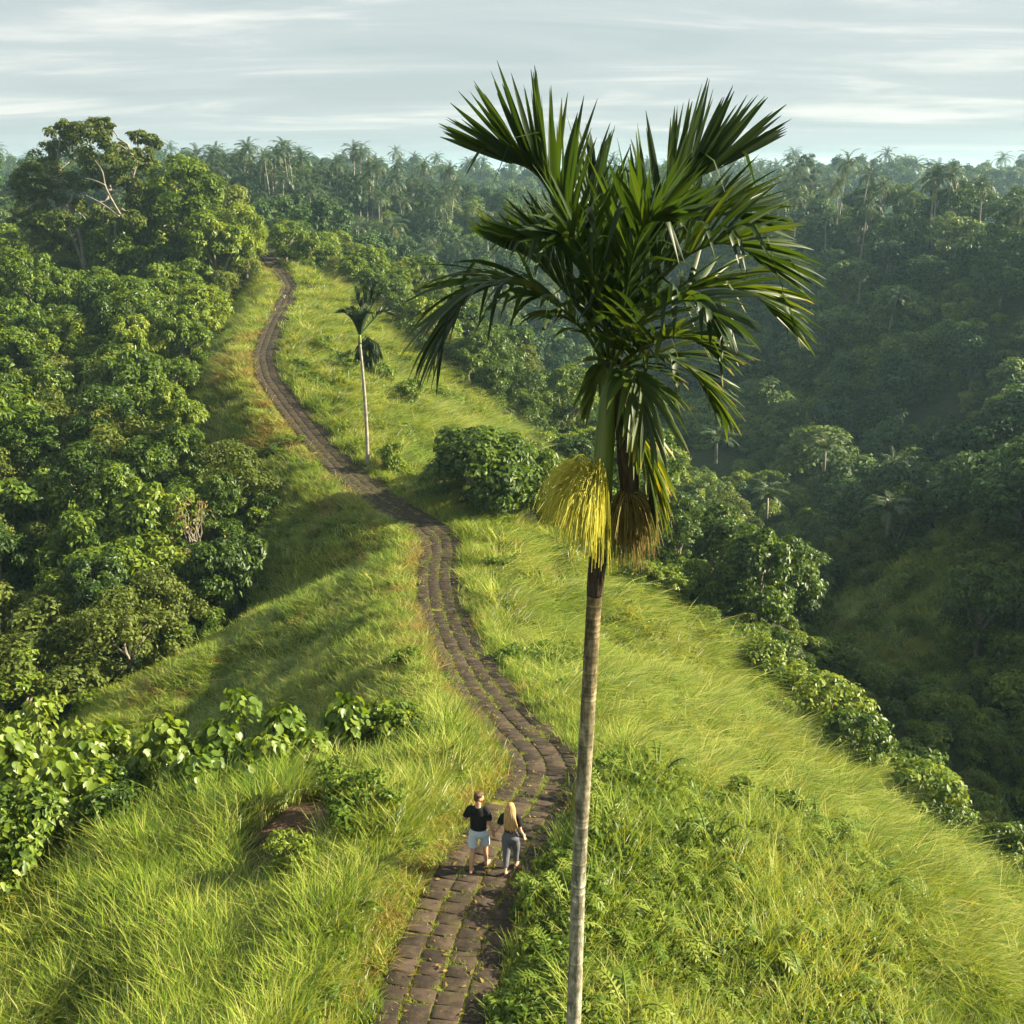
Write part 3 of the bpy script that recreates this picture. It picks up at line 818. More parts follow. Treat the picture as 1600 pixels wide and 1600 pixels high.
for x, y in seen(poisson(prn, 10, 42, 36, 92, 700, lambda x, y: 4.2, okM), 2):
    k = prn.randint(5)
    o = plant(BUS[k], 'bush', '', 'bush', x, y, prn.uniform(0.7, 1.5), prn.uniform(0, 6.28), 'bushes dotted over the valley meadow', 0.8)
    auto_label(o, BLOOK[k], 1)
# --- the shaded slope across the valley
def okS(x, y): return (x > 36) & (x < 108) & forest(x, y) & in_view(x, y, 6)
for x, y in seen(poisson(prn, 36, 108, 46, 300, 9000, lambda x, y: 4.9 + 0.012 * y, okS), 8):
    k = prn.randint(6)
    o = plant(HIL[k], 'slope_tree', '', 'tree', x, y, prn.uniform(0.65, 1.25), prn.uniform(0, 6.28), 'trees on the shaded slope across the valley', 0.85)
    auto_label(o, HLOOK[k], 6)
# --- the hazy hill behind
def okF(x, y):
    return (y > 175) & (y < 330) & (x < 60) & (x < 42 - 0.05 * (y - 175)) & in_view(x, y, 6)
for x, y in seen(poisson(prn, -150, 60, 175, 300, 9000, lambda x, y: 6.0, okF), 8):
    k = prn.randint(6)
    o = plant(HIL[k], 'hill_tree', '', 'tree', x, y, prn.uniform(0.65, 1.1), prn.uniform(0, 6.28), 'trees on the hazy hill behind the ridge')
    auto_label(o, HLOOK[k], 6)
# --- coconut palms on the skylines and slopes
def coco(x, y, k, s, rz, grp, look):
    o = plant(COC[k], 'coconut_palm', '', 'palm', x, y, s, rz, grp)
    auto_label(o, look, 10 * s)
for i in range(95):
    x = -92 + 78 * prn.rand() ** 0.85; y = 258 + prn.normal(0, 9)
    coco(x, y, i % 4, prn.uniform(0.72, 1.05), prn.uniform(0, 6.28), 'coconut palms on the hazy hill', 'coconut palm')
for i in range(30):
    x = prn.uniform(-60, 8); y = prn.uniform(205, 250)
    coco(x, y, i % 4, prn.uniform(0.85, 1.2), prn.uniform(0, 6.28), 'coconut palms on the hazy hill', 'coconut palm')
for i in range(40):
    y = prn.uniform(120, 285); x = float(np.interp(y, [90, 135, 190, 260, 330], [88, 80, 73, 60, 46])) + prn.normal(-2, 4.5)
    if in_view(np.array([x]), np.array([y]), 8)[0]:
        coco(x, y, i % 4, prn.uniform(0.75, 1.1), prn.uniform(0, 6.28), 'coconut palms on the right skyline', 'coconut palm')
for (px, py, Z) in [(1310, 730, 125), (1385, 765, 118), (1300, 420, 168), (1395, 430, 160), (1240, 400, 190), (1350, 370, 175), (1155, 395, 215)]:
    p = at(px, py, Z); coco(p[0], p[1], prn.randint(4), 0.8, prn.uniform(0, 6.28), 'coconut palms on the shaded slope', 'coconut palm')

# ------------------------------------------------------------------ single shrubs and trees one can point to
p = at(752, 838, 57)
tag(plant(JUN[7], 'shrub', '', 'shrub', p[0] + 0.3, p[1] + 1.6, 1.12, 0.6, None, 0.80, dz=-0.3), 'big dark round shrub right of the path at the saddle')
p = at(690, 790, 59.5)
tag(plant(JUN[0], 'shrub', '', 'shrub', p[0], p[1], 0.62, 2.1, None, 0.75), 'small dark shrub on the left side of the big saddle shrub')
p = at(822, 800, 60)
tag(plant(JUN[3], 'shrub', '', 'shrub', p[0], p[1], 0.85, 4.1, None, 1.0), 'leafy shrub behind the yellow flower spray at the saddle')
for (px, py, k, s, lab) in [(535, 590, 1, 0.9, 'pale bush on the upper slope left of the small palm'), (600, 605, 0, 1.1, 'dark bush just right of the small palm trunk'), (640, 640, 4, 0.9, 'brownish bush on the upper slope below the small palm crown'),
        (505, 560, 3, 0.9, 'low bush between the upper bend and the small palm'), (545, 540, 2, 0.6, 'small round bush left of the small palm crown'), (610, 735, 2, 0.8, 'small bush beside the foot of the small palm'), (700, 700, 1, 0.7, 'pale bush at the foot of the upper grass slope')]:
    h = hit(px, py); tag(plant(BUS[k], 'bush', '', 'bush', h[0], h[1], s, prn.uniform(0, 6), None), lab)
for (px, py, k, s, lab) in [(560, 1320, 3, 0.62, 'low bush on the grassy mound right of the earth scar'), (545, 1275, 1, 0.55, 'small bush at the top of the earth scar'), (455, 1385, 4, 0.4, 'little bush on the mound below the earth scar'),
        (1290, 1240, 0, 0.42, 'lone sapling bush on the windswept grass slope'), (1150, 1265, 2, 0.4, 'little weed bush between the palm trunk and the lone sapling')]:
    h = hit(px, py); tag(plant(BUS[k], 'bush', '', 'bush', h[0], h[1], s, prn.uniform(0, 6), None), lab)
# the fine-leaved shrub at the left frame edge
for (px, py, Z, k, s, lab) in [(15, 1450, 23.8, 3, 0.60, 'fine-leaved rounded shrub at the lower left edge')]:
    p = at(px, py, Z); tag(plant(JUN[k], 'shrub', '', 'shrub', p[0], p[1], s, 1.0, None), lab)

# big-leaved shrubs behind the mound: every leaf is a piece of its own
def round_leaf(rng):
    n = 10; a = np.linspace(0, 2 * np.pi, n, endpoint=False)
    r = 0.5 * (1 - 0.22 * np.cos(a)) * rng.uniform(0.95, 1.05, n)
    x = r * np.cos(a) + 0.05; x[0] = 0.62
    y = 0.92 * r * np.sin(a)
    z = -0.35 * x ** 2 * np.sign(x) * 0.6 + 0.22 * np.abs(y) - 0.1 * x + rng.normal(0, 0.012, n)
    V = np.vstack([np.stack([x, y, z], 1), [[0.0, 0, -0.03]]])
    F = np.array([(i, (i + 1) % n, n) for i in range(n)])
    LEAFG.append((V, F))
    return mesh_np('leaf', V, F, M['bigleaf'], True, {"tint": np.full(n + 1, rng.uniform(0.35, 0.6))})
LEAFG = []
LEAF = [round_leaf(trng) for _ in range(5)]
def bigleaf_shrub(px, py, Z, w, h, n, lab, seed, lsz=0.36):
    rng = np.random.RandomState(seed)
    p = at(px, py, Z); z0 = min(p[2], hz(p[0], p[1]) + 0.1)
    t = thing('big_leaf_shrub', lab, 'shrub', (p[0], p[1], z0), 0, 'big-leaved shrubs behind the grassy mound')
    H = p[2] - z0 + h
    mb = MB()
    ns = max(4, int(w * 2.2)); tips = []
    for i in range(ns):
        a = rng.uniform(0, 6.28); q = w * 0.46 * math.sqrt(rng.rand())
        tip = np.array([math.cos(a) * q, math.sin(a) * q * 0.8, H * (1 - 0.42 * (q / (w * 0.5)) ** 2) * rng.uniform(0.82, 1.0)])
        mb.add(*tube(limb(np.array([tip[0] * 0.25, tip[1] * 0.25, -0.2]), tip, 0.1, 6, rng, 0.03), np.linspace(0.035, 0.012, 6), 5)); tips.append(tip)
    add('stem', mb.mesh('stem', M['bark'], True), t)
    mass = MB(); n = int(n * 3.0)
    for i in range(n):
        tp = tips[rng.randint(ns)]
        d = rng.normal(size=3); d[2] = abs(d[2]) * 0.9 - 0.35; d /= np.linalg.norm(d)
        r = 0.55 * rng.rand() ** 0.5 * (0.6 + 0.4 * w / 3)
        c = tp + d * r * np.array([1, 1, 0.85]) - np.array([0, 0, 1]) * 0.7 * h * rng.rand() ** 2.2
        s = lsz * 0.63 * rng.uniform(0.55, 1.2); az = math.atan2(d[1], d[0]) + rng.normal(0, 0.5); eu = Euler((rng.normal(0, 0.30), rng.uniform(0.25, 1.0), az), 'XYZ')
        if i >= 300:
            v_, f_ = LEAFG[rng.randint(5)]; mass.add((v_ * s) @ np.array(eu.to_matrix()).T + c, f_, rng.uniform(0.3, 0.65)); continue
        o = bpy.data.objects.new('leaf', LEAF[rng.randint(5)]); COL.objects.link(o); o.parent = t
        o.location = c
        o.rotation_euler = eu; o.scale = (s, s, s)
    if mass.v: add('leaf_mass', mass.mesh('leaf_mass', M['bigleaf'], True), t)["kind"] = "stuff"
    return t
for args in [(500, 1195, 28.5, 2.9, 1.7, 300, 'rightmost big-leaf shrub behind the mound, sloping down to the spur', 1),
        (395, 1215, 28.3, 2.8, 2.4, 300, 'tallest rounded big-leaf shrub in the middle behind the mound', 2),
        (290, 1235, 27.6, 2.5, 2.1, 300, 'big-leaf shrub left of the tallest one behind the mound', 3),
        (205, 1215, 29.5, 2.1, 2.1, 260, 'slim bright big-leaf shrub standing out left of the others', 4),
        (90, 1330, 26.2, 2.9, 2.6, 300, 'big bright large-leaved shrub near the left edge', 5, 0.36),
        (20, 1290, 27.5, 2.4, 2.8, 300, 'large-leaved shrub cut by the left edge of the photo', 6, 0.36),
        (60, 1150, 32.5, 2.6, 1.9, 260, 'big-leaf shrub with a dry brown top at the left edge', 7, 0.34),
        (455, 1235, 26.6, 2.2, 1.2, 260, 'low big-leaf plant at the rear foot of the mound', 8, 0.30),
        (345, 1262, 26.0, 2.2, 1.3, 280, 'low big-leaf shrub in front of the tallest one', 9, 0.32),
        (150, 1240, 29.0, 2.0, 1.7, 240, 'big-leaf shrub between the slim bright one and the left edge group', 10, 0.34),
        (165, 1330, 25.6, 1.8, 1.3, 260, 'drooping big-leaf shrub at the near left end of the group', 11, 0.36)]:
    bigleaf_shrub(*args)
# jointed light saplings right of the tall palm
for (px, py, Z, s, lab) in [(1105, 905, 63, 1.0, 'slim sapling with a pale crown, left of the pair beyond the palm'), (1170, 900, 64, 1.1, 'slim sapling with a forked pale crown, right of the pair beyond the palm')]:
    p = at(px, py, Z); pr = tree_pair(trng, [((0, 0, 3.0), (0.8, 0.8, 0.6)), ((0.5, 0.2, 2.4), (0.6, 0.6, 0.4)), ((-0.4, 0, 2.1), (0.5, 0.5, 0.4))], 16, 0.34, 60, 0.24, 0.14, M['weed'], M['palebark'], 0.05, nlimb=6, fork=0.5)
    tag(plant(pr, 'sapling', '', 'sapling', p[0], p[1], s, 0, None), lab)

pr = tree_pair(trng, dome(trng, 3.4, 2.6, 4, 0.2), 22, 0.34, 9, 0.24, 0.08, M['brown'], M['bark'], 0.06, nlimb=22)
h = at(300, 790, 57); tag(plant(pr, 'withered_shrub', '', 'shrub', h[0], h[1], 1.3, 0.3, None, 1.0, dz=1.6), 'withered brown shrub with bare twigs in the middle of the jungle')
# the big pale-limbed tree at the upper left
def big_tree():
    rng = np.random.RandomState(8)
    t = thing('big_tree', 'tall spreading tree with pale bare limbs rising above the jungle', 'tree')
    bx, by = at(150, 400, 117)[:2]; z0 = hz(bx, by); t.location = (bx, by, z0)
    def loc(px, py, dy=0.0):
        q = at(px, py, 117.0 * (1 + dy / 117.0)); return q - np.array([bx, by, z0])
    cl = []
    for (px, py, r) in [(95, 215, 1.5), (70, 240, 1.5), (120, 232, 1.7), (150, 208, 1.6), (175, 222, 1.4), (190, 250, 1.5), (150, 250, 1.8), (55, 275, 1.6), (90, 275, 1.8), (130, 285, 1.6), (45, 310, 1.5), (75, 320, 1.7), (110, 325, 1.4), (215, 215, 0.9), (240, 222, 0.9),
            (225, 240, 0.9), (180, 280, 1.3), (205, 285, 1.2), (35, 285, 1.1), (60, 350, 1.4), (100, 345, 1.3), (235, 262, 1.0), (160, 330, 1.0), (30, 340, 1.2), (128, 205, 1.1), (100, 200, 0.9), (165, 195, 0.9), (110, 372, 1.5), (72, 378, 1.4), (140, 352, 1.1), (205, 345, 1.2), (215, 310, 1.0), (185, 240, 1.0)]:
        cl.append((loc(px, py, rng.uniform(-3.5, 3.5)), r))
    C, S = [], []
    for c, r in cl:
        for j in range(13):
            d = unit(rng.normal(size=3)) * r * 0.95; d[2] *= 0.7
            q = rng.uniform(0.40, 0.62); C.append(c + d); S.append((r * q, r * q, r * q * 0.62))
    V, F, T = leaf_cloud(rng, C, np.array(S), 80, 0.40, 0.22, droop=0.3, top=0.5, shell=0.35)
    add('crown', mesh_np('crown', V, F, M['olive'], False, {"tint": T}), t)
    mb = MB()
    base = np.array([0, 0, -1.0])
    mains = [loc(105, 320), loc(170, 300, -2), loc(80, 300, 1), loc(215, 250, -1), loc(190, 330, -4)]
    for m_, rr in zip(mains, (0.34, 0.26, 0.28, 0.2, 0.2)):
        mb.add(*tube(limb(base, m_, 0.6, 9, rng, 0.18), np.linspace(rr * 0.9, rr * 0.45, 9), 8))
    for c, r in cl:
        m_ = min(mains, key=lambda q: np.linalg.norm(q - c)); 
        mb.add(*tube(limb(m_, c, 0.3, 7, rng, 0.15), np.linspace(0.16, 0.04, 7), 6))
    add('trunk', mb.mesh('trunk', M['palebark'], True), t)
    # two bare white branches in front of the dark gap
    for pts in ([(188, 335), (178, 318), (165, 292), (160, 268), (148, 250)], [(165, 290), (150, 283), (132, 278)], [(186, 338), (165, 322), (148, 312), (132, 304)]):
        P = cat_curve([loc(a, b, -7) for a, b in pts], 12)
        v, f = tube(P, np.linspace(0.12, 0.04, 12), 6)
        add('bare_limb', mesh_np('bare_limb', v, f, M['palebark'], True, {"tint": np.full(len(v), .5)}), t)
big_tree()
# emergent airy trees on the right skyline
for (px, py, Z, s, lab) in [(1395, 330, 165, 1.0, 'tall airy tree with layered crown on the right skyline'), (1345, 330, 168, 0.72, 'shorter airy tree left of the layered skyline tree'), (1262, 335, 190, 0.8, 'feathery tree on the skyline right of the tall palm')]:
    rng = np.random.RandomState(int(px)); p = hit(px, py + 22, 100)
    z0 = p[2]; Z = proj(p)[2]; top = min(max((at(px, {1395: 214, 1345: 240, 1262: 240}[px], Z)[2] - z0), 9.0), 17.0) / s
    lob = [((rng.uniform(-2, 2), rng.uniform(-2, 2), top * f), (1.9, 1.9, 0.55)) for f in (0.55, 0.66, 0.76, 0.86, 0.95)]
    pr = tree_pair(rng, lob, 46, 0.62, 46, 0.46, 0.2, M['hill'], M['bark'], 0.16, nlimb=14, fork=0.6)
    tag(plant(pr, 'skyline_tree', '', 'tree', p[0], p[1], s, 0, None), lab)

# ------------------------------------------------------------------ grass and low growth (scattered, nobody could count it)
grn = np.random.RandomState(404)
def blades(rng, n, rad, h0, h1, lean, w, dirspread=6.28, seg=3):
    V, F, T, k = [], [], [], 0
    for i in range(n):
        a = rng.uniform(0, 6.28); q = rad * math.sqrt(rng.rand())
        b = np.array([math.cos(a) * q, math.sin(a) * q, -0.05])
        ya = rng.uniform(-dirspread / 2, dirspread / 2); d = np.array([math.cos(ya), math.sin(ya), 0])
        h = rng.uniform(h0, h1); ln = lean * rng.uniform(0.5, 1.3)
        ta = ya + math.pi / 2 + rng.normal(0, 0.5); sd = np.array([math.cos(ta), math.sin(ta), 0]) * w * 0.5 * rng.uniform(0.7, 1.3)
        vs = []
        for j in range(seg + 1):
            r = j / seg
            c = b + h * (np.array([0, 0, 1.0]) * (r - 0.30 * ln * r ** 2.2) + d * (0.12 * r + ln * 0.75 * r ** 2))
            ww = 1 - 0.75 * r ** 1.6
            if j < seg: vs += [c - sd * ww, c + sd * ww]
            else: vs += [c]
        V += vs
        for j in range(seg - 1): F += [(k + 2 * j, k + 2 * j + 1, k + 2 * j + 3), (k + 2 * j, k + 2 * j + 3, k + 2 * j + 2)]
        F += [(k + 2 * seg - 2, k + 2 * seg - 1, k + 2 * seg)]
        k += len(vs); T += [np.clip(0.5 + 0.27 * rng.normal(), 0, 1)] * len(vs)
    return np.array(V), np.array(F), np.array(T)

def proto(V, F, T, mat, lift=0.0):
    T = np.clip(T + lift, 0, 1)
    me = mesh_np('blades', V, F, mat, False, {"tint": T})
    return bpy.data.objects.new('blades', me)
def weed(rng, n, h, L, W):
    C = [(rng.normal(0, 0.10), rng.normal(0, 0.10), h * rng.uniform(0.35, 1.0)) for _ in range(7)]
    return leaf_cloud(rng, C, np.full((7, 3), 0.14), n // 7, L, W, droop=0.35, shell=0.2)
def fern(rng):
    V, F, T, n = [], [], [], 0
    for i in range(7):
        a = rng.uniform(0, 6.28); l = rng.uniform(0.5, 0.8); hd = np.array([math.cos(a), math.sin(a), 0])
        pts = np.array([[0, 0, 0], hd * l * 0.25 + [0, 0, l * 0.55], hd * l * 0.6 + [0, 0, l * 0.8], hd * l + [0, 0, l * 0.62]])
        v, f = frond_tris(rng, pts, 13, 0.15, 0.035, (75, 50), 85, 0.25, 2)
        V.append(v); F.append(f + n); n += len(v); T.append(np.full(len(v), rng.uniform(0.5, 0.95)))
    return np.vstack(V), np.vstack(F), np.concatenate(T)
G = [proto(*blades(grn, 34, 0.20, 0.30, 0.62, 0.75, 0.016), M['grass']),            # 0 meadow tuft
     proto(*blades(grn, 34, 0.22, 0.26, 0.55, 0.60, 0.016), M['grass']),            # 1
     proto(*blades(grn, 34, 0.22, 0.60, 1.15, 1.05, 0.021, 1.5), M['grass'], 0.14),       # 2 combed over by the wind
     proto(*blades(grn, 34, 0.20, 0.50, 0.95, 1.20, 0.020, 1.2), M['grass'], 0.20),       # 3
     proto(*blades(grn, 24, 0.16, 0.55, 1.05, 0.70, 0.020), M['grass']),            # 4 tall arching
     proto(*blades(grn, 24, 0.15, 0.60, 1.00, 0.90, 0.022, 2.6), M['grass']),       # 5
     proto(*weed(grn, 98, 0.34, 0.11, 0.06), M['weed']),                            # 6 leafy weeds
     proto(*weed(grn, 84, 0.45, 0.15, 0.055), M['weed']),                           # 7
     proto(*fern(grn), M['weed']),                                                  # 8 fern
     proto(*blades(grn, 30, 0.13, 0.08, 0.20, 0.8, 0.012), M['grass']),
     proto(*blades(grn, 30, 0.22, 0.22, 0.62, 0.95, 0.015), M['straw']),             # 10 dry tuft
     proto(*blades(grn, 26, 0.12, 0.05, 0.13, 1.0, 0.016), M['mossleaf'])]           # 11 growth in the joints             # 9 short tuft
_lv = np.array([(-.06, 0, 0), (-.01, -.03, .012), (.07, 0, .004), (-.01, .03, .014)])
G.append(proto(_lv, np.array([(0, 1, 2), (0, 2, 3)]), np.full(4, 0.4), M['straw']))                         # 12 fallen leaf
_bush = bpy.data.objects.new('bush_leaves', BUS[0][0]); _bush2 = bpy.data.objects.new('bush_leaves', BUS[2][0])

def scatter(name, P, rot, scl, idx, protos, label):
    me = bpy.data.meshes.new(name)
    n = len(P); me.vertices.add(n); me.vertices.foreach_set("co", np.ascontiguousarray(P, np.float32).ravel())
    for an, tp, arr in (("rot", 'FLOAT_VECTOR', rot), ("scl", 'FLOAT_VECTOR', scl)):
        a = me.attributes.new(an, tp, 'POINT'); a.data.foreach_set("vector", np.ascontiguousarray(arr, np.float32).ravel())
    a = me.attributes.new("kindno", 'INT', 'POINT'); a.data.foreach_set("value", np.ascontiguousarray(idx, np.int32))
    o = add(name, me); o["kind"] = "stuff"; o["label"] = label
    ng = bpy.data.node_groups.new(name, 'GeometryNodeTree')
    ng.interface.new_socket("Geometry", in_out='INPUT', socket_type='NodeSocketGeometry')
    ng.interface.new_socket("Geometry", in_out='OUTPUT', socket_type='NodeSocketGeometry')
    N, Lk = ng.nodes, ng.links
    gi = N.new("NodeGroupInput"); go = N.new("NodeGroupOutput"); jn = N.new("GeometryNodeJoinGeometry")
    def named(nm, dt):
        q = N.new("GeometryNodeInputNamedAttribute"); q.data_type = dt; q.inputs['Name'].default_value = nm; return q.outputs['Attribute']
    ar, asc, ak = named("rot", 'FLOAT_VECTOR'), named("scl", 'FLOAT_VECTOR'), named("kindno", 'INT')
    e2r = N.new("FunctionNodeEulerToRotation"); Lk.new(ar, e2r.inputs[0])
    for i, po in enumerate(protos):
        cmpn = N.new("FunctionNodeCompare"); cmpn.data_type = 'INT'; cmpn.operation = 'EQUAL'
        ints = [s_ for s_ in cmpn.inputs if s_.type == 'INT']
        Lk.new(ak, ints[0]); ints[1].default_value = i
        oi = N.new("GeometryNodeObjectInfo"); oi.inputs['Object'].default_value = po; oi.inputs['As Instance'].default_value = True
        iop = N.new("GeometryNodeInstanceOnPoints")
        Lk.new(gi.outputs[0], iop.inputs['Points']); Lk.new(cmpn.outputs[0], iop.inputs['Selection'])
        Lk.new(oi.outputs['Geometry'], iop.inputs['Instance']); Lk.new(e2r.outputs[0], iop.inputs['Rotation']); Lk.new(asc, iop.inputs['Scale'])
        Lk.new(iop.outputs[0], jn.inputs[0])
    Lk.new(jn.outputs[0], go.inputs[0])
    md = o.modifiers.new("scatter", 'NODES'); md.node_group = ng
    return o

PX, PYy, SC, SZ, KI, RO = [], [], [], [], [], []
for (y0, y1, dens, s, sz) in [(11.5, 17, 95, 0.95, 1.0), (17, 22, 75, 1.0, 1.0), (22, 30, 52, 1.1, 1.0), (30, 42, 32, 1.3, 1.0), (42, 62, 17, 1.7, 1.05), (62, 92, 9, 2.2, 1.05), (92, 133, 6, 2.7, 1.05)]:
    xa, xb = -0.52 * y1 - 3, 0.52 * y1 + 3
    n = int((xb - xa) * (y1 - y0) * dens)
    x = grn.uniform(xa, xb, n); y = grn.uniform(y0, y1, n)
    d = path_d(x, y); ad = np.abs(d)
    edge_w = 0.98 + 0.22 * fbm(x / 0.8, y / 0.8, 2)
    keep = (ad > edge_w) & ~forest(x, y) & (grn.rand(n) > 0.93 * soil(x, y) * (ad > 1.9)) & in_view(x, y, 0.5, 60)
    keep &= (grn.rand(n) < np.where(ad < 1.5, 0.75, 1)) & ((ad < 2.6) | (grn.rand(n) > 0.95 * soil(x, y + 0.55)))
    x, y, d = x[keep], y[keep], d[keep]; ad = np.abs(d); n = len(x)
    patch = fbm(x / 3.5 + 9, y / 3.5, 3); r = grn.rand(n)
    k = np.where(r < 0.5, 0, 1)
    right = d > 0
    wind = right & (d > 2.2 + 1.5 * patch) & (y > 17.5)
    k = np.where(wind, np.where(r < 0.27, 2, np.where(r < 0.50, 3, np.where(r < 0.62, 4, np.where(r < 0.70, 6, np.where(r < 0.73, 7, np.where(r < 0.75, 10, 0)))))), k)
    gap = wind & (fbm(x / 1.3 + 5, y / 1.3, 2) < -0.10) & (grn.rand(n) < 0.55)
    k = np.where(gap, 9, k)
    left_near = (d < -1.6) & (y < 27)
    k = np.where(left_near, np.where(r < 0.34, 4, np.where(r < 0.64, 5, np.where(r < 0.9, 0, 7))), k)
    # leafy weeds and ferns fill the lower right and pockets elsewhere
    wz = right & (d > 1.0) & (d < 8.0 + 3 * patch) & (y < 23.5 + 3 * patch)
    r2 = grn.rand(n)
    k = np.where(wz & (r < 0.85), np.where(r2 < 0.30 + 0.5 * patch, np.where(r < 0.4, 6, 7), np.where(r2 < 0.42 + 0.5 * patch, 8 * (grn.rand(n) < 0.14), np.where(r2 < 0.7, 4, 1))), k)
    pk = (patch > 0.33) & (r < 0.5) & (y < 95)
    k = np.where(pk, np.where(r < 0.25, 6, 7), k)
    r3 = grn.rand(n); dry = fbm(x / 2.6 + 70, y / 2.6, 3)
    pd = 0.02 + 0.30 * sstep(dry, 0.25, 0.55) + 0.45 * ((d < -0.9) & (d > -3.2 - 2 * dry) & (y > 56) & (y < 92)) * sstep(dry, -0.3, 0.2) + 0.30 * ((ad < 1.6) & (d < 0)) + 0.15 * ((d < 0) & (ad < 2.0) & (y > 33) & (y < 52))
    k = np.where(r3 < pd, 10, k)
    # short growth right beside the stones
    k = np.where((ad < 1.45) & (r < 0.45), 9, k); k = np.where((ad < 1.9) & (k >= 2) & (k <= 5), 0, k)
    hv = 1.0 + 0.85 * fbm(x / 1.5, y / 1.5, 3)
    hv = np.where(k == 9, 1.2, hv) * np.where((d < 0) & (y > 30), 0.72, 1.0) * np.where((k == 2) | (k == 3), 0.95, 1.0)
    g = grn.uniform(0.8, 1.25, n)
    fa = R(-38) + 1.5 * fbm(x / 5.0, y / 5.0 + 40, 2) + grn.normal(0, 0.7, n)          # wind: down the slope to the right
    fa = np.where(d < 0, R(20) + 1.8 * fbm(x / 4.0, y / 4.0, 2) + grn.normal(0, 0.6, n), fa)
    free = (k != 2) & (k != 3) & (k != 5)
    fa = np.where(free, grn.uniform(0, 6.28, n), fa)
    PX.append(x); PYy.append(y); KI.append(k); RO.append(np.stack([grn.normal(0, .08, n), grn.normal(0, .08, n), fa], 1))
    SC.append(s * g); SZ.append(sz * g * hv * s ** 0.25)
# growth in the joints between the pavers
n = 9000
sj = grn.uniform(arc_s[0] + 5, arc_s[0] + 62, n); xs = []
for s_ in sj:
    p, q, r, u = path_frame(s_)
    if grn.rand() < 0.6: w = (grn.randint(NC + 1) - NC / 2) * (PW + 0.035) + grn.normal(0, 0.02)
    else:
        w = grn.uniform(-1.0, 1.0)
        s2 = round((s_ - arc_s[np.argmin(abs(arc_y - 13.4))]) / PL) * PL + arc_s[np.argmin(abs(arc_y - 13.4))] - PL / 2; p = path_frame(s2)[0]
    if fbm(np.array([p[0] * .9 + w]), np.array([p[1] * .9]), 2)[0] < -0.12: continue
    xs.append(p + r * w + u * 0.07)
xs = np.array(xs); n = len(xs)
gx_, gy_ = np.concatenate(PX), np.concatenate(PYy)
GP = np.stack([gx_, gy_, height(gx_, gy_)], 1)
GP = np.vstack([GP, xs])
GR = np.vstack(RO + [np.stack([np.zeros(n), np.zeros(n), grn.uniform(0, 6.28, n)], 1)])
gs = np.concatenate(SC + [grn.uniform(0.35, 0.95, n)]); gz = np.concatenate(SZ + [grn.uniform(0.25, 0.85, n)])
nl_ = 420; lp = []
for s_ in grn.uniform(arc_s[0] + 5, arc_s[0] + 45, nl_):
    p, q, r, u = path_frame(s_); lp.append(p + r * grn.uniform(-1.05, 1.05) * (0.6 + 0.4 * grn.rand()) + u * 0.10)
GP = np.vstack([GP, lp]); GR = np.vstack([GR, np.stack([grn.normal(0, .3, nl_), grn.normal(0, .3, nl_), grn.uniform(0, 6.28, nl_)], 1)])
gl_ = grn.uniform(0.4, 1.1, nl_); gs = np.concatenate([gs, gl_]); gz = np.concatenate([gz, gl_])
scatter('grass', GP, GR, np.stack([gs, gs, gz], 1), np.concatenate(KI + [np.where(grn.rand(n) < 0.75, 11, 9), np.full(nl_, 12)]), G, 'long grass, weeds and ferns covering the ridge and its slopes')

# undergrowth on the jungle floor and on the far slopes
UX, UY, US = [], [], []
for (x0, x1, y0, y1, n, s0, s1) in [(-70, -3, 17, 150, 4200, 0.5, 1.0), (2, 40, 22, 130, 3600, 0.45, 0.95), (30, 112, 45, 300, 3000, 0.8, 1.8), (-150, 60, 150, 300, 5200, 1.2, 2.6)]:
    x = grn.uniform(x0, x1, n); y = grn.uniform(y0, y1, n)
    k = forest(x, y) & in_view(x, y, 1, 60) & (np.abs(path_d(x, y)) > 2.2)
    UX.append(x[k]); UY.append(y[k]); US.append(grn.uniform(s0, s1, k.sum()))
ux, uy, us = map(np.concatenate, (UX, UY, US)); n = len(ux)
scatter('undergrowth', np.stack([ux, uy, height(ux, uy) - 0.15], 1), np.stack([np.zeros(n), np.zeros(n), grn.uniform(0, 6.28, n)], 1), np.stack([us, us, us * 0.9], 1), grn.randint(0, 2, n), [_bush, _bush2], 'low leafy undergrowth covering the jungle floor and far slopes')

# the farthest wooded ridges read as one mass
n = 5200
fx = grn.uniform(-420, 520, n); fy = grn.uniform(300, 620, n)
k = in_view(fx, fy, 8, 60); fx, fy = fx[k], fy[k]; n = len(fx)
fs = grn.uniform(0.9, 1.6, n)
far_p = [bpy.data.objects.new('far_crown', HIL[i][0]) for i in range(3)] + [bpy.data.objects.new('far_palm', COC[0][0])]
scatter('distant_forest', np.stack([fx, fy, height(fx, fy) - 1], 1), np.stack([np.zeros(n), np.zeros(n), grn.uniform(0, 6.28, n)], 1), np.stack([fs, fs, fs], 1), grn.choice(4, n, p=[.3, .3, .25, .15]), far_p, 'far hazy forest on the horizon')

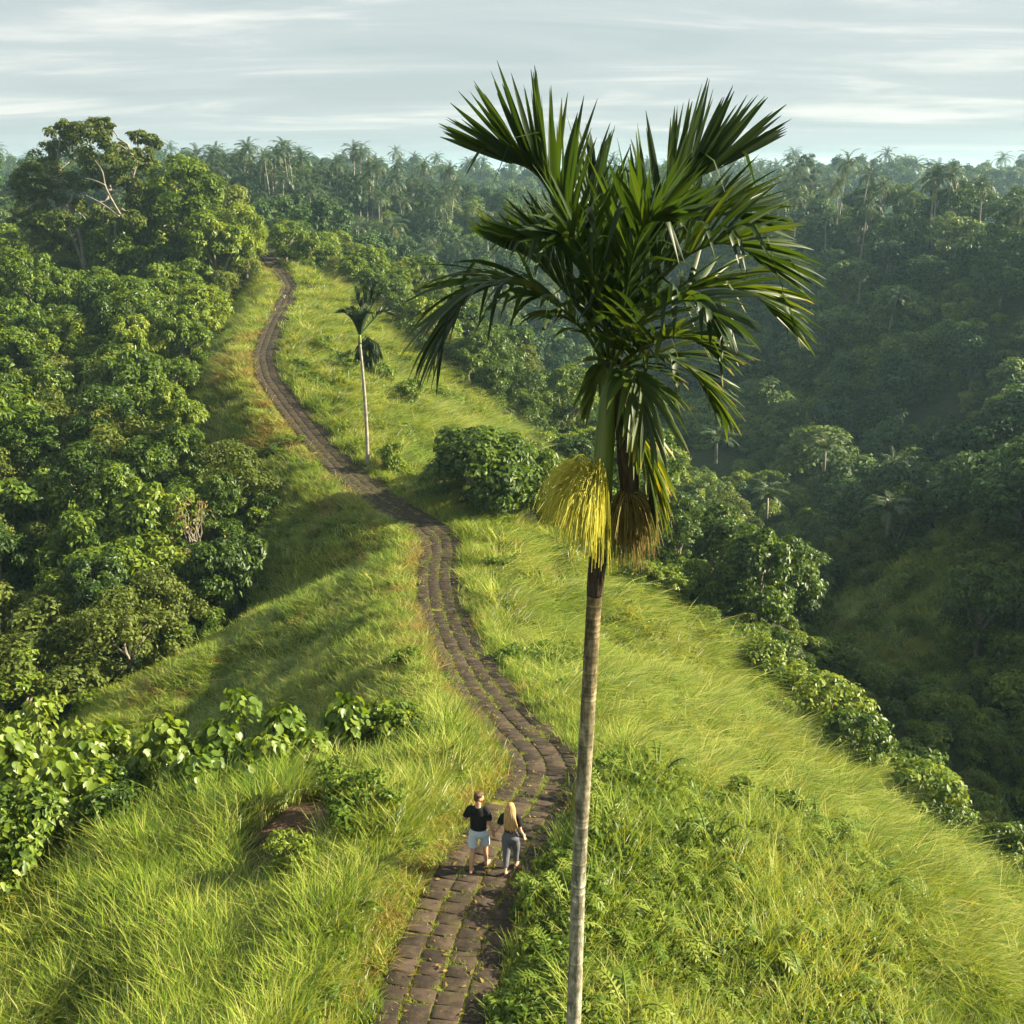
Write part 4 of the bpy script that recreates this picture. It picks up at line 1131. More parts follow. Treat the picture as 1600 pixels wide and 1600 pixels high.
# ------------------------------------------------------------------ the tall palm in front
def ringed_bark():
    m, n, l = new_mat('ringed_palm_bark')
    out = n.new("ShaderNodeOutputMaterial"); p = n.new("ShaderNodeBsdfPrincipled")
    p.inputs['Roughness'].default_value = 0.8; p.inputs['Specular IOR Level'].default_value = 0.2
    tc = n.new("ShaderNodeTexCoord")
    mp = n.new("ShaderNodeMapping"); mp.inputs['Scale'].default_value = (7, 7, 3.2)
    l.new(tc.outputs['Object'], mp.inputs['Vector'])
    t = n.new("ShaderNodeTexNoise"); t.inputs['Scale'].default_value = 1.6; t.inputs['Detail'].default_value = 9; t.inputs['Roughness'].default_value = 0.68
    l.new(mp.outputs[0], t.inputs['Vector'])
    r = ramp(n, [(0.30, (0.060, 0.056, 0.036)), (0.46, (0.17, 0.155, 0.112)), (0.62, (0.38, 0.35, 0.28)), (0.78, (0.52, 0.48, 0.40))])
    l.new(t.outputs['Fac'], r.inputs['Fac'])
    # green-black algae in drawn-out blotches
    mp2 = n.new("ShaderNodeMapping"); mp2.inputs['Scale'].default_value = (9, 9, 1.4)
    l.new(tc.outputs['Object'], mp2.inputs['Vector'])
    t2 = n.new("ShaderNodeTexNoise"); t2.inputs['Scale'].default_value = 1.5; t2.inputs['Detail'].default_value = 7; t2.inputs['Roughness'].default_value = 0.7
    l.new(mp2.outputs[0], t2.inputs['Vector'])
    r2 = ramp(n, [(0.52, (0, 0, 0)), (0.63, (0.85, 0.85, 0.85))]); l.new(t2.outputs['Fac'], r2.inputs['Fac'])
    mx = n.new("ShaderNodeMix"); mx.data_type = 'RGBA'; mx.inputs['B'].default_value = (0.060, 0.066, 0.040, 1)
    l.new(r2.outputs[0], mx.inputs['Factor']); l.new(r.outputs[0], mx.inputs['A'])
    at_ = n.new("ShaderNodeAttribute"); at_.attribute_name = "tint"        # leaf-scar rings: paler lines with a dark lower lip
    r3 = ramp(n, [(0.0, (0.35, 0.33, 0.30)), (0.45, (1, 1, 1)), (0.55, (1, 1, 1)), (1.0, (2.2, 2.1, 1.9))])
    l.new(at_.outputs['Fac'], r3.inputs['Fac'])
    sz_ = n.new("ShaderNodeSeparateXYZ"); l.new(tc.outputs['Object'], sz_.inputs[0])
    mrg = n.new("ShaderNodeMapRange"); mrg.inputs['From Min'].default_value = 5.2; mrg.inputs['From Max'].default_value = 9.0
    l.new(sz_.outputs['Z'], mrg.inputs['Value'])
    rz_ = ramp(n, [(0.0, (1, 1, 1)), (0.55, (0.74, 0.66, 0.50)), (1.0, (0.42, 0.32, 0.20))]); l.new(mrg.outputs[0], rz_.inputs['Fac'])
    mz = n.new("ShaderNodeMix"); mz.data_type = 'RGBA'; mz.blend_type = 'MULTIPLY'; mz.inputs['Factor'].default_value = 1
    l.new(mx.outputs['Result'], mz.inputs['A']); l.new(rz_.outputs[0], mz.inputs['B'])
    mu = n.new("ShaderNodeMix"); mu.data_type = 'RGBA'; mu.blend_type = 'MULTIPLY'; mu.inputs['Factor'].default_value = 1
    l.new(mz.outputs['Result'], mu.inputs['A']); l.new(r3.outputs[0], mu.inputs['B'])
    l.new(mu.outputs['Result'], p.inputs['Base Color'])
    b = n.new("ShaderNodeBump"); b.inputs['Strength'].default_value = 0.5; b.inputs['Distance'].default_value = 0.02
    l.new(t.outputs['Fac'], b.inputs['Height']); l.new(b.outputs[0], p.inputs['Normal'])
    l.new(p.outputs[0], out.inputs['Surface'])
    return m
M['ring'] = ringed_bark()
M['shaft'] = noise_mat('crownshaft_green', [(0.30, (0.060, 0.100, 0.018)), (0.5, (0.125, 0.175, 0.032)), (0.72, (0.23, 0.23, 0.07))], 2.6, stretch=(6, 6, 0.45), rough=0.42, bump=0.12, spec=0.4)
M['fibre'] = noise_mat('dark_fibre', [(0.3, (0.018, 0.013, 0.010)), (0.7, (0.065, 0.045, 0.030))], 14, stretch=(3, 3, 0.5), rough=0.9, bump=0.5)
PALM_Y = 11.0
def pp(px, py, dy=0.0):
    v = (py - 800) / 1700.0
    return at(px, py, (PALM_Y + dy) / (cp - v * sp))
gb = hz(0.76, PALM_Y)
palm = thing('areca_palm', 'tall slender palm with ringed pale trunk in front of the path', 'palm', (0.76, PALM_Y, gb))
PO = np.array([0.76, PALM_Y, gb])

def build_trunk():
    ctrl = np.array([[0.66, 0, -0.5], [0.69, 0, 0.0], list(pp(896, 1600) - PO), list(pp(905, 1350) - PO), list(pp(918, 1120) - PO), list(pp(929, 925) - PO)])
    ctrl[:2, 0] = [ctrl[2, 0] - 0.10, ctrl[2, 0] - 0.06]; ctrl[:, 1] = 0
    n = 420; P = cat_curve(ctrl, n)
    zz = P[:, 2]; L = zz[-1] - zz[0]
    rng = np.random.RandomState(2)
    rad = np.interp(zz, [zz[0], 0.3, 1.5, L * 0.5, L], [0.125, 0.112, 0.096, 0.086, 0.082])
    # rings of unequal spacing: closer together towards the top
    ring = [0.0]
    while ring[-1] < L: ring.append(ring[-1] + (0.145 - 0.075 * ring[-1] / L) * rng.uniform(0.8, 1.2))
    ring = np.array(ring); s = zz - zz[0]
    near = np.abs(s[:, None] - ring[None, :]); j = near.argmin(1); dd = s - ring[j]
    up = np.exp(-(dd / 0.010) ** 2); lo = np.exp(-((dd + 0.020) / 0.012) ** 2)
    k = rng.uniform(0.3, 1, len(ring))[j]
    rad = rad * (1 + 0.028 * up - 0.015 * lo)
    v, f = tube(P, rad, 14)
    tint = np.clip(0.5 + 0.5 * k * up - 0.42 * k * lo, 0, 1)
    T = np.concatenate([np.repeat(tint, 14), [0.5, 0.5]])
    return mesh_np('trunk', v, f, M['ring'], True, {"tint": T})
add('trunk', build_trunk(), palm)
def strip_tube(pts, rads, mat, name, n=12):
    v, f = tube(cat_curve([p - PO for p in pts], 28), np.interp(np.linspace(0, 1, 28), np.linspace(0, 1, len(rads)), rads), n)
    return add(name, mesh_np(name, v, f, mat, True, {"tint": np.full(len(v), .5)}), palm)
strip_tube([pp(929, 930), pp(931, 905), pp(934, 870), pp(937, 800)], [0.086, 0.094, 0.098, 0.09], M['fibre'], 'fibre_collar')
strip_tube([pp(937, 805), pp(940, 770), pp(944, 700), pp(949, 640), pp(954, 590), pp(957, 545)], [0.098, 0.114, 0.106, 0.094, 0.084, 0.05], M['shaft'], 'crownshaft', 16)
# the old sheath hanging on the right, with its frond drooping
strip_tube([pp(966, 560, -0.02), pp(972, 600, -0.03), pp(977, 660, -0.04), pp(982, 720, -0.04), pp(984, 785, -0.04)], [0.02, 0.085, 0.105, 0.115, 0.09], M['fibre'], 'old_sheath', 12)

lrng = np.random.RandomState(31)
leaf_meshes = []
def leaflet_geo(p, t, N, B, l, W, a, ph, sg, droop, kink, twist):
    d = t * math.cos(a) + math.sin(a) * (N * math.cos(ph) + sg * B * math.sin(ph))
    d /= np.linalg.norm(d)
    sd = t - d * t.dot(d); sd = unit(sd)
    nn = np.cross(d, sd); sd = sd * math.cos(twist) + nn * math.sin(twist); nn = np.cross(d, sd)
    seg = 7; V = []; c = np.array(p, float); dirv = d.copy()
    for j in range(seg + 1):
        r = j / seg
        w = W * 0.5 * (0.55 + 0.45 * min(r / 0.2, 1)) * (1 - max(0, (r - 0.55) / 0.45) ** 1.5 * 0.93)
        V += [c - sd * w + nn * w * 0.28, c, c + sd * w + nn * w * 0.28]
        k = droop * 0.22 * (0.5 + r) + (kink if 0.35 < r < 0.6 else 0)
        dirv = unit(dirv + np.array([0, 0, -1.0]) * k)
        sd = unit(sd - dirv * sd.dot(dirv)); nn = np.cross(dirv, sd)
        c = c + dirv * l / seg
    F = []
    for j in range(seg):
        b = 3 * j
        F += [(b, b + 1, b + 4), (b, b + 4, b + 3), (b + 1, b + 2, b + 5), (b + 1, b + 5, b + 4)]
    return np.array(V), np.array(F)

def hero_frond(pts, nl, L, W=0.058, ang=(62, 16), vee=30, droop=0.15, s0=0.22, tint=0.42, var=0.10, one=None, kinks=0.16, rr=0.022, tipcol=0.0):
    nl = int(nl * 2.0); L *= 1.30; s0 *= 0.5
    P = cat_curve([p - PO for p in pts], 40)
    v, f = tube(P, np.linspace(rr, 0.004, 40), 7)
    fr = add('frond', mesh_np('frond', v, f, M['palm'], True, {"tint": np.full(len(v), min(tint + 0.22, 1))}), palm)
    T = unit(np.gradient(P, axis=0))
    for i in range(nl):
        s = s0 + (1 - s0) * (i + 0.5) / nl
        q = s * 39; k = min(int(q), 38); p = P[k] + (P[k + 1] - P[k]) * (q - k); t = T[k]
        N = np.array([0, 0, 1.0]) - t * t[2]; N /= np.linalg.norm(N) + 1e-6; B = np.cross(t, N)
        prof = 0.62 + 0.38 * math.sin(math.pi * min(1, max(0, (s - s0) / (1 - s0)) * 0.9 + 0.08))
        for sg in ((-1, 1) if one is None else (one,)):
            l = L * prof * lrng.uniform(0.82, 1.12)
            a = R(ang[0] + (ang[1] - ang[0]) * (s - s0) / (1 - s0) + lrng.normal(0, 4))
            ph = R(vee + lrng.normal(0, 10))
            kink = lrng.uniform(0.5, 1.3) if lrng.rand() < kinks else 0
            vv, ff = leaflet_geo(p, t, N, B, l, W * lrng.uniform(0.75, 1.2), a, ph, sg, droop * lrng.uniform(0.5, 1.6), kink, lrng.normal(0, 0.35))
            r = np.repeat(np.linspace(0, 1, len(vv) // 3), 3)
            tt = np.clip(tint + lrng.normal(0, var) + tipcol * np.clip((r - 0.55) / 0.45, 0, 1) ** 2 * lrng.uniform(0.2, 1), 0, 1)
            leaf_meshes.append((l, fr, vv, ff, tt))
    return fr
hub = lambda dx=0, dy=0: pp(952 + dx, 570 + dy)
# upper left, upper right
hero_frond([hub(-4), pp(915, 450, .1), pp(882, 350, .2), pp(852, 290, .3), pp(825, 262, .35), pp(792, 252, .4)], 20, 0.82, ang=(48, 14), vee=24, droop=0.03, s0=0.30, kinks=0.09)
hero_frond([hub(4), pp(985, 450, .2), pp(1026, 360, .3), pp(1062, 305, .4), pp(1095, 275, .45), pp(1130, 258, .5)], 20, 0.82, ang=(52, 10), vee=22, droop=0.04, s0=0.30, kinks=0.06)
# two more upright ones behind and in front, filling the middle
hero_frond([hub(0), pp(945, 460, .5), pp(935, 370, .9), pp(925, 300, 1.3), pp(930, 262, 1.6)], 14, 0.75, ang=(40, 12), vee=40, droop=0.05, s0=0.3)
hero_frond([hub(2), pp(975, 470, -.5), pp(990, 395, -.95), pp(1010, 350, -1.5), pp(1040, 345, -1.9)], 15, 0.80, ang=(48, 14), vee=42, droop=0.12, s0=0.25)
hero_frond([hub(0), pp(938, 470, -.4), pp(915, 400, -.8), pp(895, 370, -1.3), pp(870, 375, -1.7)], 13, 0.75, ang=(48, 14), vee=40, droop=0.14, s0=0.25)
hero_frond([hub(3), pp(995, 470, .35), pp(1045, 385, .5), pp(1090, 348, .6), pp(1135, 335, .65), pp(1168, 345, .65)], 16, 0.66, ang=(58, 16), vee=50, droop=0.12, s0=0.28, tint=0.46, kinks=0.12)
hero_frond([hub(0), pp(965, 480, .1), pp(985, 420, .0), pp(1012, 372, -.2), pp(1050, 350, -.4)], 15, 0.72, ang=(50, 14), vee=46, droop=0.10, s0=0.2)
hero_frond([hub(0), pp(938, 480, .2), pp(905, 420, .3), pp(870, 385, .3), pp(832, 378, .3)], 14, 0.62, ang=(50, 14), vee=46, droop=0.10, s0=0.2)
hero_frond([hub(4, 6), pp(985, 520, -.5), pp(1030, 480, -1.0), pp(1080, 470, -1.4), pp(1120, 495, -1.7)], 14, 0.60, ang=(58, 16), vee=70, droop=0.35, s0=0.22, tint=0.48, kinks=0.15)
# right: long arching, leaflets fanning up and hanging
hero_frond([hub(5), pp(1000, 478, .1), pp(1058, 412, .1), pp(1112, 382, .05), pp(1155, 385, 0), pp(1188, 410, -.05)], 18, 0.80, ang=(66, 20), vee=56, droop=0.20, s0=0.26, tint=0.48, kinks=0.16)
hero_frond([hub(6), pp(1010, 500, .4), pp(1078, 455, .6), pp(1135, 448, .7), pp(1180, 462, .7), pp(1212, 492, .7)], 17, 0.70, ang=(64, 18), vee=64, droop=0.28, s0=0.3, tint=0.50, kinks=0.14, tipcol=0.35)
# left: long arching with hanging leaflets
hero_frond([hub(-5), pp(905, 508, -.1), pp(850, 462, -.2), pp(795, 440, -.3), pp(742, 452, -.35), pp(705, 495, -.4)], 20, 0.92, ang=(64, 20), vee=84, droop=0.50, s0=0.26, tint=0.40, kinks=0.12, tipcol=0.2)
hero_frond([hub(-4), pp(910, 490, .4), pp(868, 440, .6), pp(828, 402, .8), pp(795, 388, .9)], 13, 0.62, ang=(55, 14), vee=36, droop=0.05, s0=0.3, tint=0.45, tipcol=0.4)
# lower right: shorter, yellow-tipped, then the hanging old ones
hero_frond([hub(8, 10), pp(1000, 545, -.4), pp(1040, 528, -.7), pp(1080, 530, -.9), pp(1108, 545, -1.0)], 13, 0.50, ang=(60, 16), vee=66, droop=0.16, s0=0.25, tint=0.58, tipcol=0.75)
hero_frond([hub(8, 14), pp(1000, 560, -.2), pp(1045, 560, -.4), pp(1085, 585, -.5), pp(1110, 620, -.5)], 13, 0.55, ang=(58, 14), vee=72, droop=0.30, s0=0.25, tint=0.55, tipcol=0.6)
hero_frond([pp(972, 610, -.03), pp(985, 650, -.1), pp(1000, 690, -.1), pp(1012, 730, -.1), pp(1016, 775, -.1)], 16, 0.66, ang=(36, 12), vee=70, droop=0.40, s0=0.02, tint=0.62, tipcol=0.55, kinks=0)
hero_frond([hub(4, 12), pp(985, 575, -.5), pp(1000, 600, -.8), pp(1008, 650, -1.0)], 10, 0.62, ang=(46, 12), vee=74, droop=0.6, s0=0.3, tint=0.5, tipcol=0.4)
# a leaf or two hanging down in front of the shaft
hero_frond([hub(-2, 4), pp(945, 565, -.25), pp(932, 590, -.4), pp(922, 625, -.45)], 5, 0.35, ang=(25, 8), vee=60, droop=0.5, s0=0.35, tint=0.62, tipcol=0.3)
# the 300 longest leaflets are pieces of their own, the rest of each frond is one piece
leaf_meshes.sort(key=lambda q: -q[0])
rest = {}
for i, (l, fr, vv, ff, tt) in enumerate(leaf_meshes):
    if i < 300:
        add('leaflet', mesh_np('leaflet', vv, ff, M['palm'], True, {"tint": tt}), fr)
    else:
        mb = rest.setdefault(fr.name, (fr, MB()))[1]; mb.add(vv, ff, tt)
for fr, mb in rest.values():
    add('leaflets_short', mb.mesh('leaflets_short', M['palm'], True), fr)["kind"] = "stuff"

def spray(attach, px0, px1, py0, py1, n, mat, name, label, w, seed, spread=0.35, curl=0.5, dy0=0.0):
    """a hanging broom of thin strands arching out from one point"""
    rng = np.random.RandomState(seed); mb = MB()
    A = attach - PO
    st = add(name, None, palm) if False else None
    for i in range(n):
        q = rng.rand(); 
        end = pp(px0 + (px1 - px0) * q + rng.normal(0, 7), py0 + (py1 - py0) * (0.45 + 0.55 * q) * rng.rand() ** 0.7, rng.normal(dy0, spread * 0.5)) - PO
        mid = A * 0.45 + end * 0.55
        mid[2] = A[2] + 0.22 * curl + 0.28 * curl * rng.rand() - 0.10 * rng.rand()
        mid[0] = A[0] + (end[0] - A[0]) * rng.uniform(0.45, 0.8)
        t = np.linspace(0, 1, 9)[:, None]
        P = (1 - t) ** 2 * A + 2 * t * (1 - t) * mid + t * t * end
        P = P + rng.normal(0, 0.012, 3) * t
        v, f = tube(P, np.linspace(w, w * 0.45, 9), 3, False)
        mb.add(v, f, float(np.clip(0.5 + 0.22 * rng.normal(), 0, 1)))
    o = add(name, mb.mesh(name, mat, True), palm); o["kind"] = "stuff"; o["label"] = label
    return o
spray(pp(940, 775, -.12), 843, 945, 745, 900, 900, M['yellow'], 'flower_spray', 'bright yellow hanging flower strands', 0.0046, 4, 0.55, 1.7, -0.30)
spray(pp(938, 795, .05), 905, 960, 800, 900, 110, M['yellow'], 'flower_spray', 'bright yellow hanging flower strands', 0.0045, 5, 0.40, 0.4)
spray(pp(978, 775, -.1), 955, 1028, 800, 885, 300, M['brown'], 'seed_spray', 'dry brown hanging seed strands', 0.0058, 6, 0.40, 0.5)
spray(pp(972, 785, -.2), 950, 1008, 850, 905, 150, M['brown'], 'seed_spray', 'dry brown hanging seed strands', 0.0055, 7, 0.30, 0.3)

# ------------------------------------------------------------------ the small palm on the upper slope
def small_palm():
    rng = np.random.RandomState(12)
    b = at(575, 742, 64.5); z0 = hz(b[0], b[1])
    t = thing('areca_palm', 'small distant palm with thin pale trunk right of the upper path', 'palm', (b[0], b[1], z0))
    O = np.array([b[0], b[1], z0])
    top = at(574, 524, 65.5) - O; top[1] = 0
    P = limb(np.array([0, 0, -0.5]), top, 0, 40)
    P[:, 0] += 0.10 * np.sin(np.linspace(0, 3, 40))
    rad = np.linspace(0.115, 0.075, 40) * (1 + 0.06 * (np.arange(40) % 2))
    v, f = tube(P, rad, 9); add('trunk', mesh_np('trunk', v, f, M['cocobark'], True, {"tint": np.full(len(v), .5)}), t)
    sh = top + np.array([0.03, 0, 0.55])
    v, f = tube(limb(top, sh, 0, 6), [0.10, 0.12, 0.11, 0.09, 0.07, 0.03], 8); add('crownshaft', mesh_np('crownshaft', v, f, M['shaft'], True, {"tint": np.full(len(v), .5)}), t)
    def fr(pts, nl, L, tint, droop, vee):
        v, f = frond_tris(rng, np.array(pts), int(nl * 1.4), L, 0.105, (52, 15), vee, droop, 3)
        add('frond', mesh_np('frond', v, f, M['palm'], False, {"tint": np.full(len(v), tint)}), t)
    w = lambda px, py, dy=0: at(px, py, 65.5 + dy) - O
    for pts in ([(0, 0), (564, 485), (559, 466), (556, 452)], [(0, 0), (561, 496), (553, 487), (545, 486)], [(0, 0), (580, 480), (590, 462), (600, 458)], [(0, 0), (585, 498), (598, 488), (612, 492)],
                [(0, 0), (572, 480), (569, 462), (572, 450)], [(0, 0), (578, 478), (581, 460), (586, 448)]):
        q = [sh] + [w(a, c, rng.normal(0, .5)) for a, c in pts[1:]]
        fr(q, 22, 0.74, rng.uniform(0.15, 0.4), 0.10, 34)
    for a in (1.3, 2.2, 3.6, 4.4, 5.4):
        hd = np.array([math.cos(a), math.sin(a), 0]); fr([sh, sh + hd * .35 + [0, 0, .8], sh + hd * .8 + [0, 0, 1.25], sh + hd * 1.2 + [0, 0, 1.3]], 22, 0.65, 0.3, 0.2, 45)
    for pts in ([(575, 528), (582, 545), (588, 562)], [(574, 528), (568, 545), (566, 562)], [(576, 530), (580, 552), (578, 572)], [(576, 528), (588, 540), (594, 556)], [(573, 526), (563, 540), (559, 556)], [(575, 530), (572, 552), (573, 570)]):
        fr([w(a, c, rng.normal(0, .3)) for a, c in pts], 20, 0.6, 0.40, 0.7, 60)
small_palm()

# ------------------------------------------------------------------ the couple on the path
def flat_mat(name, col, rough=0.7, spec=0.25, nz=0.12, scale=30, bump=0.25):
    c0 = tuple(max(0, c * (1 - nz)) for c in col); c1 = tuple(c * (1 + nz) for c in col)
    return noise_mat(name, [(0.3, c0), (0.7, c1)], scale, rough=rough, bump=bump, spec=spec, bdist=0.01)
M['skin'] = flat_mat('skin', (0.46, 0.25, 0.16), 0.5, 0.35, 0.06, 12, 0.1)
M['skin2'] = flat_mat('skin_fair', (0.52, 0.30, 0.20), 0.5, 0.35, 0.06, 12, 0.1)
M['tee'] = flat_mat('black_cotton', (0.012, 0.012, 0.013), 0.85, 0.15, 0.2, 9, 0.4)
M['shorts'] = flat_mat('pale_blue_cotton', (0.44, 0.50, 0.58), 0.85, 0.15, 0.08, 9, 0.4)
M['trousers'] = flat_mat('grey_cloth', (0.105, 0.105, 0.122), 0.8, 0.2, 0.12, 9, 0.5)
M['hair_b'] = noise_mat('brown_hair', [(0.3, (0.045, 0.022, 0.010)), (0.7, (0.14, 0.068, 0.028))], 40, rough=0.55, stretch=(1, 1, 0.2), bump=0.6, spec=0.4)
M['hair_y'] = noise_mat('blond_hair', [(0.3, (0.22, 0.115, 0.040)), (0.7, (0.55, 0.34, 0.14))], 26, rough=0.5, stretch=(1.6, 1.6, 0.12), bump=0.6, spec=0.4)
M['strap'] = flat_mat('dark_sole', (0.02, 0.016, 0.014), 0.8)

def ell_tube(rows, n=20):
    """closed loft of ellipses: rows of (centre, half width x, half depth y, rotation)"""
    V, F = [], []
    a = np.arange(n) * 2 * np.pi / n
    for r in rows:
        c, rx, ry = np.array(r[0], float), r[1], r[2]; th = r[3] if len(r) > 3 else 0.0
        x, y = rx * np.cos(a), ry * np.sin(a)
        V.append(np.stack([c[0] + x * math.cos(th) - y * math.sin(th), c[1] + x * math.sin(th) + y * math.cos(th), np.full(n, c[2])], 1))
    m = len(rows)
    for i in range(m - 1):
        for j in range(n):
            k = (j + 1) % n; F.append((i * n + j, i * n + k, (i + 1) * n + k)); F.append((i * n + j, (i + 1) * n + k, (i + 1) * n + j))
    V = np.vstack(V + [np.array([rows[0][0]], float), np.array([rows[-1][0]], float)])
    for j in range(n):
        k = (j + 1) % n; F.append((m * n, k, j)); F.append((m * n + 1, (m - 1) * n + j, (m - 1) * n + k))
    return V, np.array(F)
def ball(c, r, n=12):
    c = np.array(c, float); r = np.broadcast_to(np.array(r, float), 3)
    th = np.linspace(0.12, np.pi - 0.12, n)
    V, F = ell_tube([((0, 0, math.cos(t)), math.sin(t), math.sin(t)) for t in th[::-1]], 16)
    return V * r + c, F
def limb_pts(pts, rads, n=14, m=14):
    P = cat_curve(np.array(pts, float), m); r = np.interp(np.linspace(0, 1, m), np.linspace(0, 1, len(rads)), rads)
    return tube(P, r, n)

def fuse(name, pieces, voxel, mat, smooth=6, lap=0.5):
    """melt overlapping pieces into one continuous skin"""
    mb = MB()
    for v, f in pieces: mb.add(v, f)
    me = mb.mesh(name, mat)
    tmp = bpy.data.objects.new(name, me); COL.objects.link(tmp)
    r = tmp.modifiers.new("r", 'REMESH'); r.mode = 'VOXEL'; r.voxel_size = voxel; r.use_smooth_shade = True
    s = tmp.modifiers.new("s", 'SMOOTH'); s.iterations = smooth; s.factor = lap
    dg = bpy.context.evaluated_depsgraph_get(); ev = tmp.evaluated_get(dg)
    out = bpy.data.meshes.new_from_object(ev, depsgraph=dg)
    bpy.data.objects.remove(tmp); out.name = name
    if not out.materials: out.materials.append(mat)
    out.polygons.foreach_set("use_smooth", np.ones(len(out.polygons), bool))
    return out

def hand(wrist, tip_dir, side_dir, curl, s=1.0, thumb=1):
    """palm, four bent fingers of unequal length and a thumb leaving the side of the palm"""
    w = np.array(wrist, float); d = unit(np.array(tip_dir, float)); sd = np.array(side_dir, float); sd = unit(sd - d * sd.dot(d)); nn = np.cross(d, sd)
    out = []
    P = [w - d * .01 * s, w + d * .03 * s, w + d * .06 * s, w + d * .088 * s]
    for o in (-0.022, 0, 0.022): out.append(tube(np.array(P) + sd * o * s, np.array([.016, .017, .016, .012]) * s, 8))
    for i, L in enumerate((.068, .078, .073, .056)):
        b = w + d * .085 * s + sd * (-.031 + .0205 * i) * s
        c1 = unit(d * math.cos(curl * .5) + nn * math.sin(curl * .5)); c2 = unit(d * math.cos(curl * 1.3) + nn * math.sin(curl * 1.3)); c3 = unit(d * math.cos(curl * 2) + nn * math.sin(curl * 2))
        p1 = b + c1 * L * .45 * s; p2 = p1 + c2 * L * .32 * s; p3 = p2 + c3 * L * .25 * s
        out.append(tube(np.array([b - d * .01 * s, b, p1, p2, p3]), np.array([.0092, .0092, .0088, .008, .0065]) * s, 8))
    b = w + d * .028 * s - sd * thumb * .028 * s
    t1 = b + unit(d * .7 - sd * thumb * .75 + nn * .25) * .036 * s; t2 = t1 + unit(d - sd * thumb * .25 + nn * .35) * .03 * s
    out.append(tube(np.array([b, t1, t2]), np.array([.013, .0105, .0085]) * s, 8))
    return out
def foot(ankle, heel, toe, s=1.0):
    a, h, t = np.array(ankle, float), np.array(heel, float), np.array(toe, float)
    d = unit(t - h); sd = unit(np.cross(d, [0, 0, 1.0])); L = np.linalg.norm(t - h)
    out = [tube(np.array([a, (a + h) / 2 + [0, 0, .01], h + [0, 0, .02]]), np.array([.036, .036, .030]) * s, 10),
           tube(np.array([a - [0, 0, .02], a * .4 + (h + d * L * .45) * .6 + [0, 0, .018], h + d * L * .72 + [0, 0, .008]]), np.array([.034, .034, .024]) * s, 10)]
    for o, l in ((-.028, .92), (0.0, .97), (.026, 1.0)):
        out.append(tube(np.array([h + [0, 0, .012], h + d * L * .5 + sd * o * .9 * s, h + d * L * l + sd * o * s]), np.array([.026, .024, .013]) * s, 8))
    return out
def head(c, yaw, pitch, s=1.0, nose=1.0, nf=1):
    """skull, jaw, nose, brow, lips, ears; +y is the way the face looks before turning"""
    c = np.array(c, float)
    Rm = np.array(Euler((pitch, 0, yaw)).to_matrix())
    pc = []
    def B(p, r): v, f = ball((0, 0, 0), r); pc.append((((v + np.array(p)) * s) @ Rm.T + c, f))
    B((0, -.012, .028), (.076, .095, .088)); B((0, .022, -.035), (.060, .070, .078)); B((0, .055, -.085), (.034, .034, .026))
    B((0, .083, .030), (.045, .018, .014)); B((0, .098, -.012), (.0125 * nose, .022, .024)); B((0, .086, -.052), (.026, .014, .012))
    for sg in (-1, 1):
        B((sg * .077, -.006, -.008), (.010, .019, .031)); B((sg * .034, .060, -.030), (.026, .024, .028)); B((sg * .030, .080, .012), (.014, .010, .010))
    return pc, Rm

def rib_cloth(v, amp, seed, ax=2, k=38):
    n = fbm(v[:, 0] * k * .5 + seed, v[:, 2] * k * .22 + v[:, 1] * k * .3, 3)
    return v

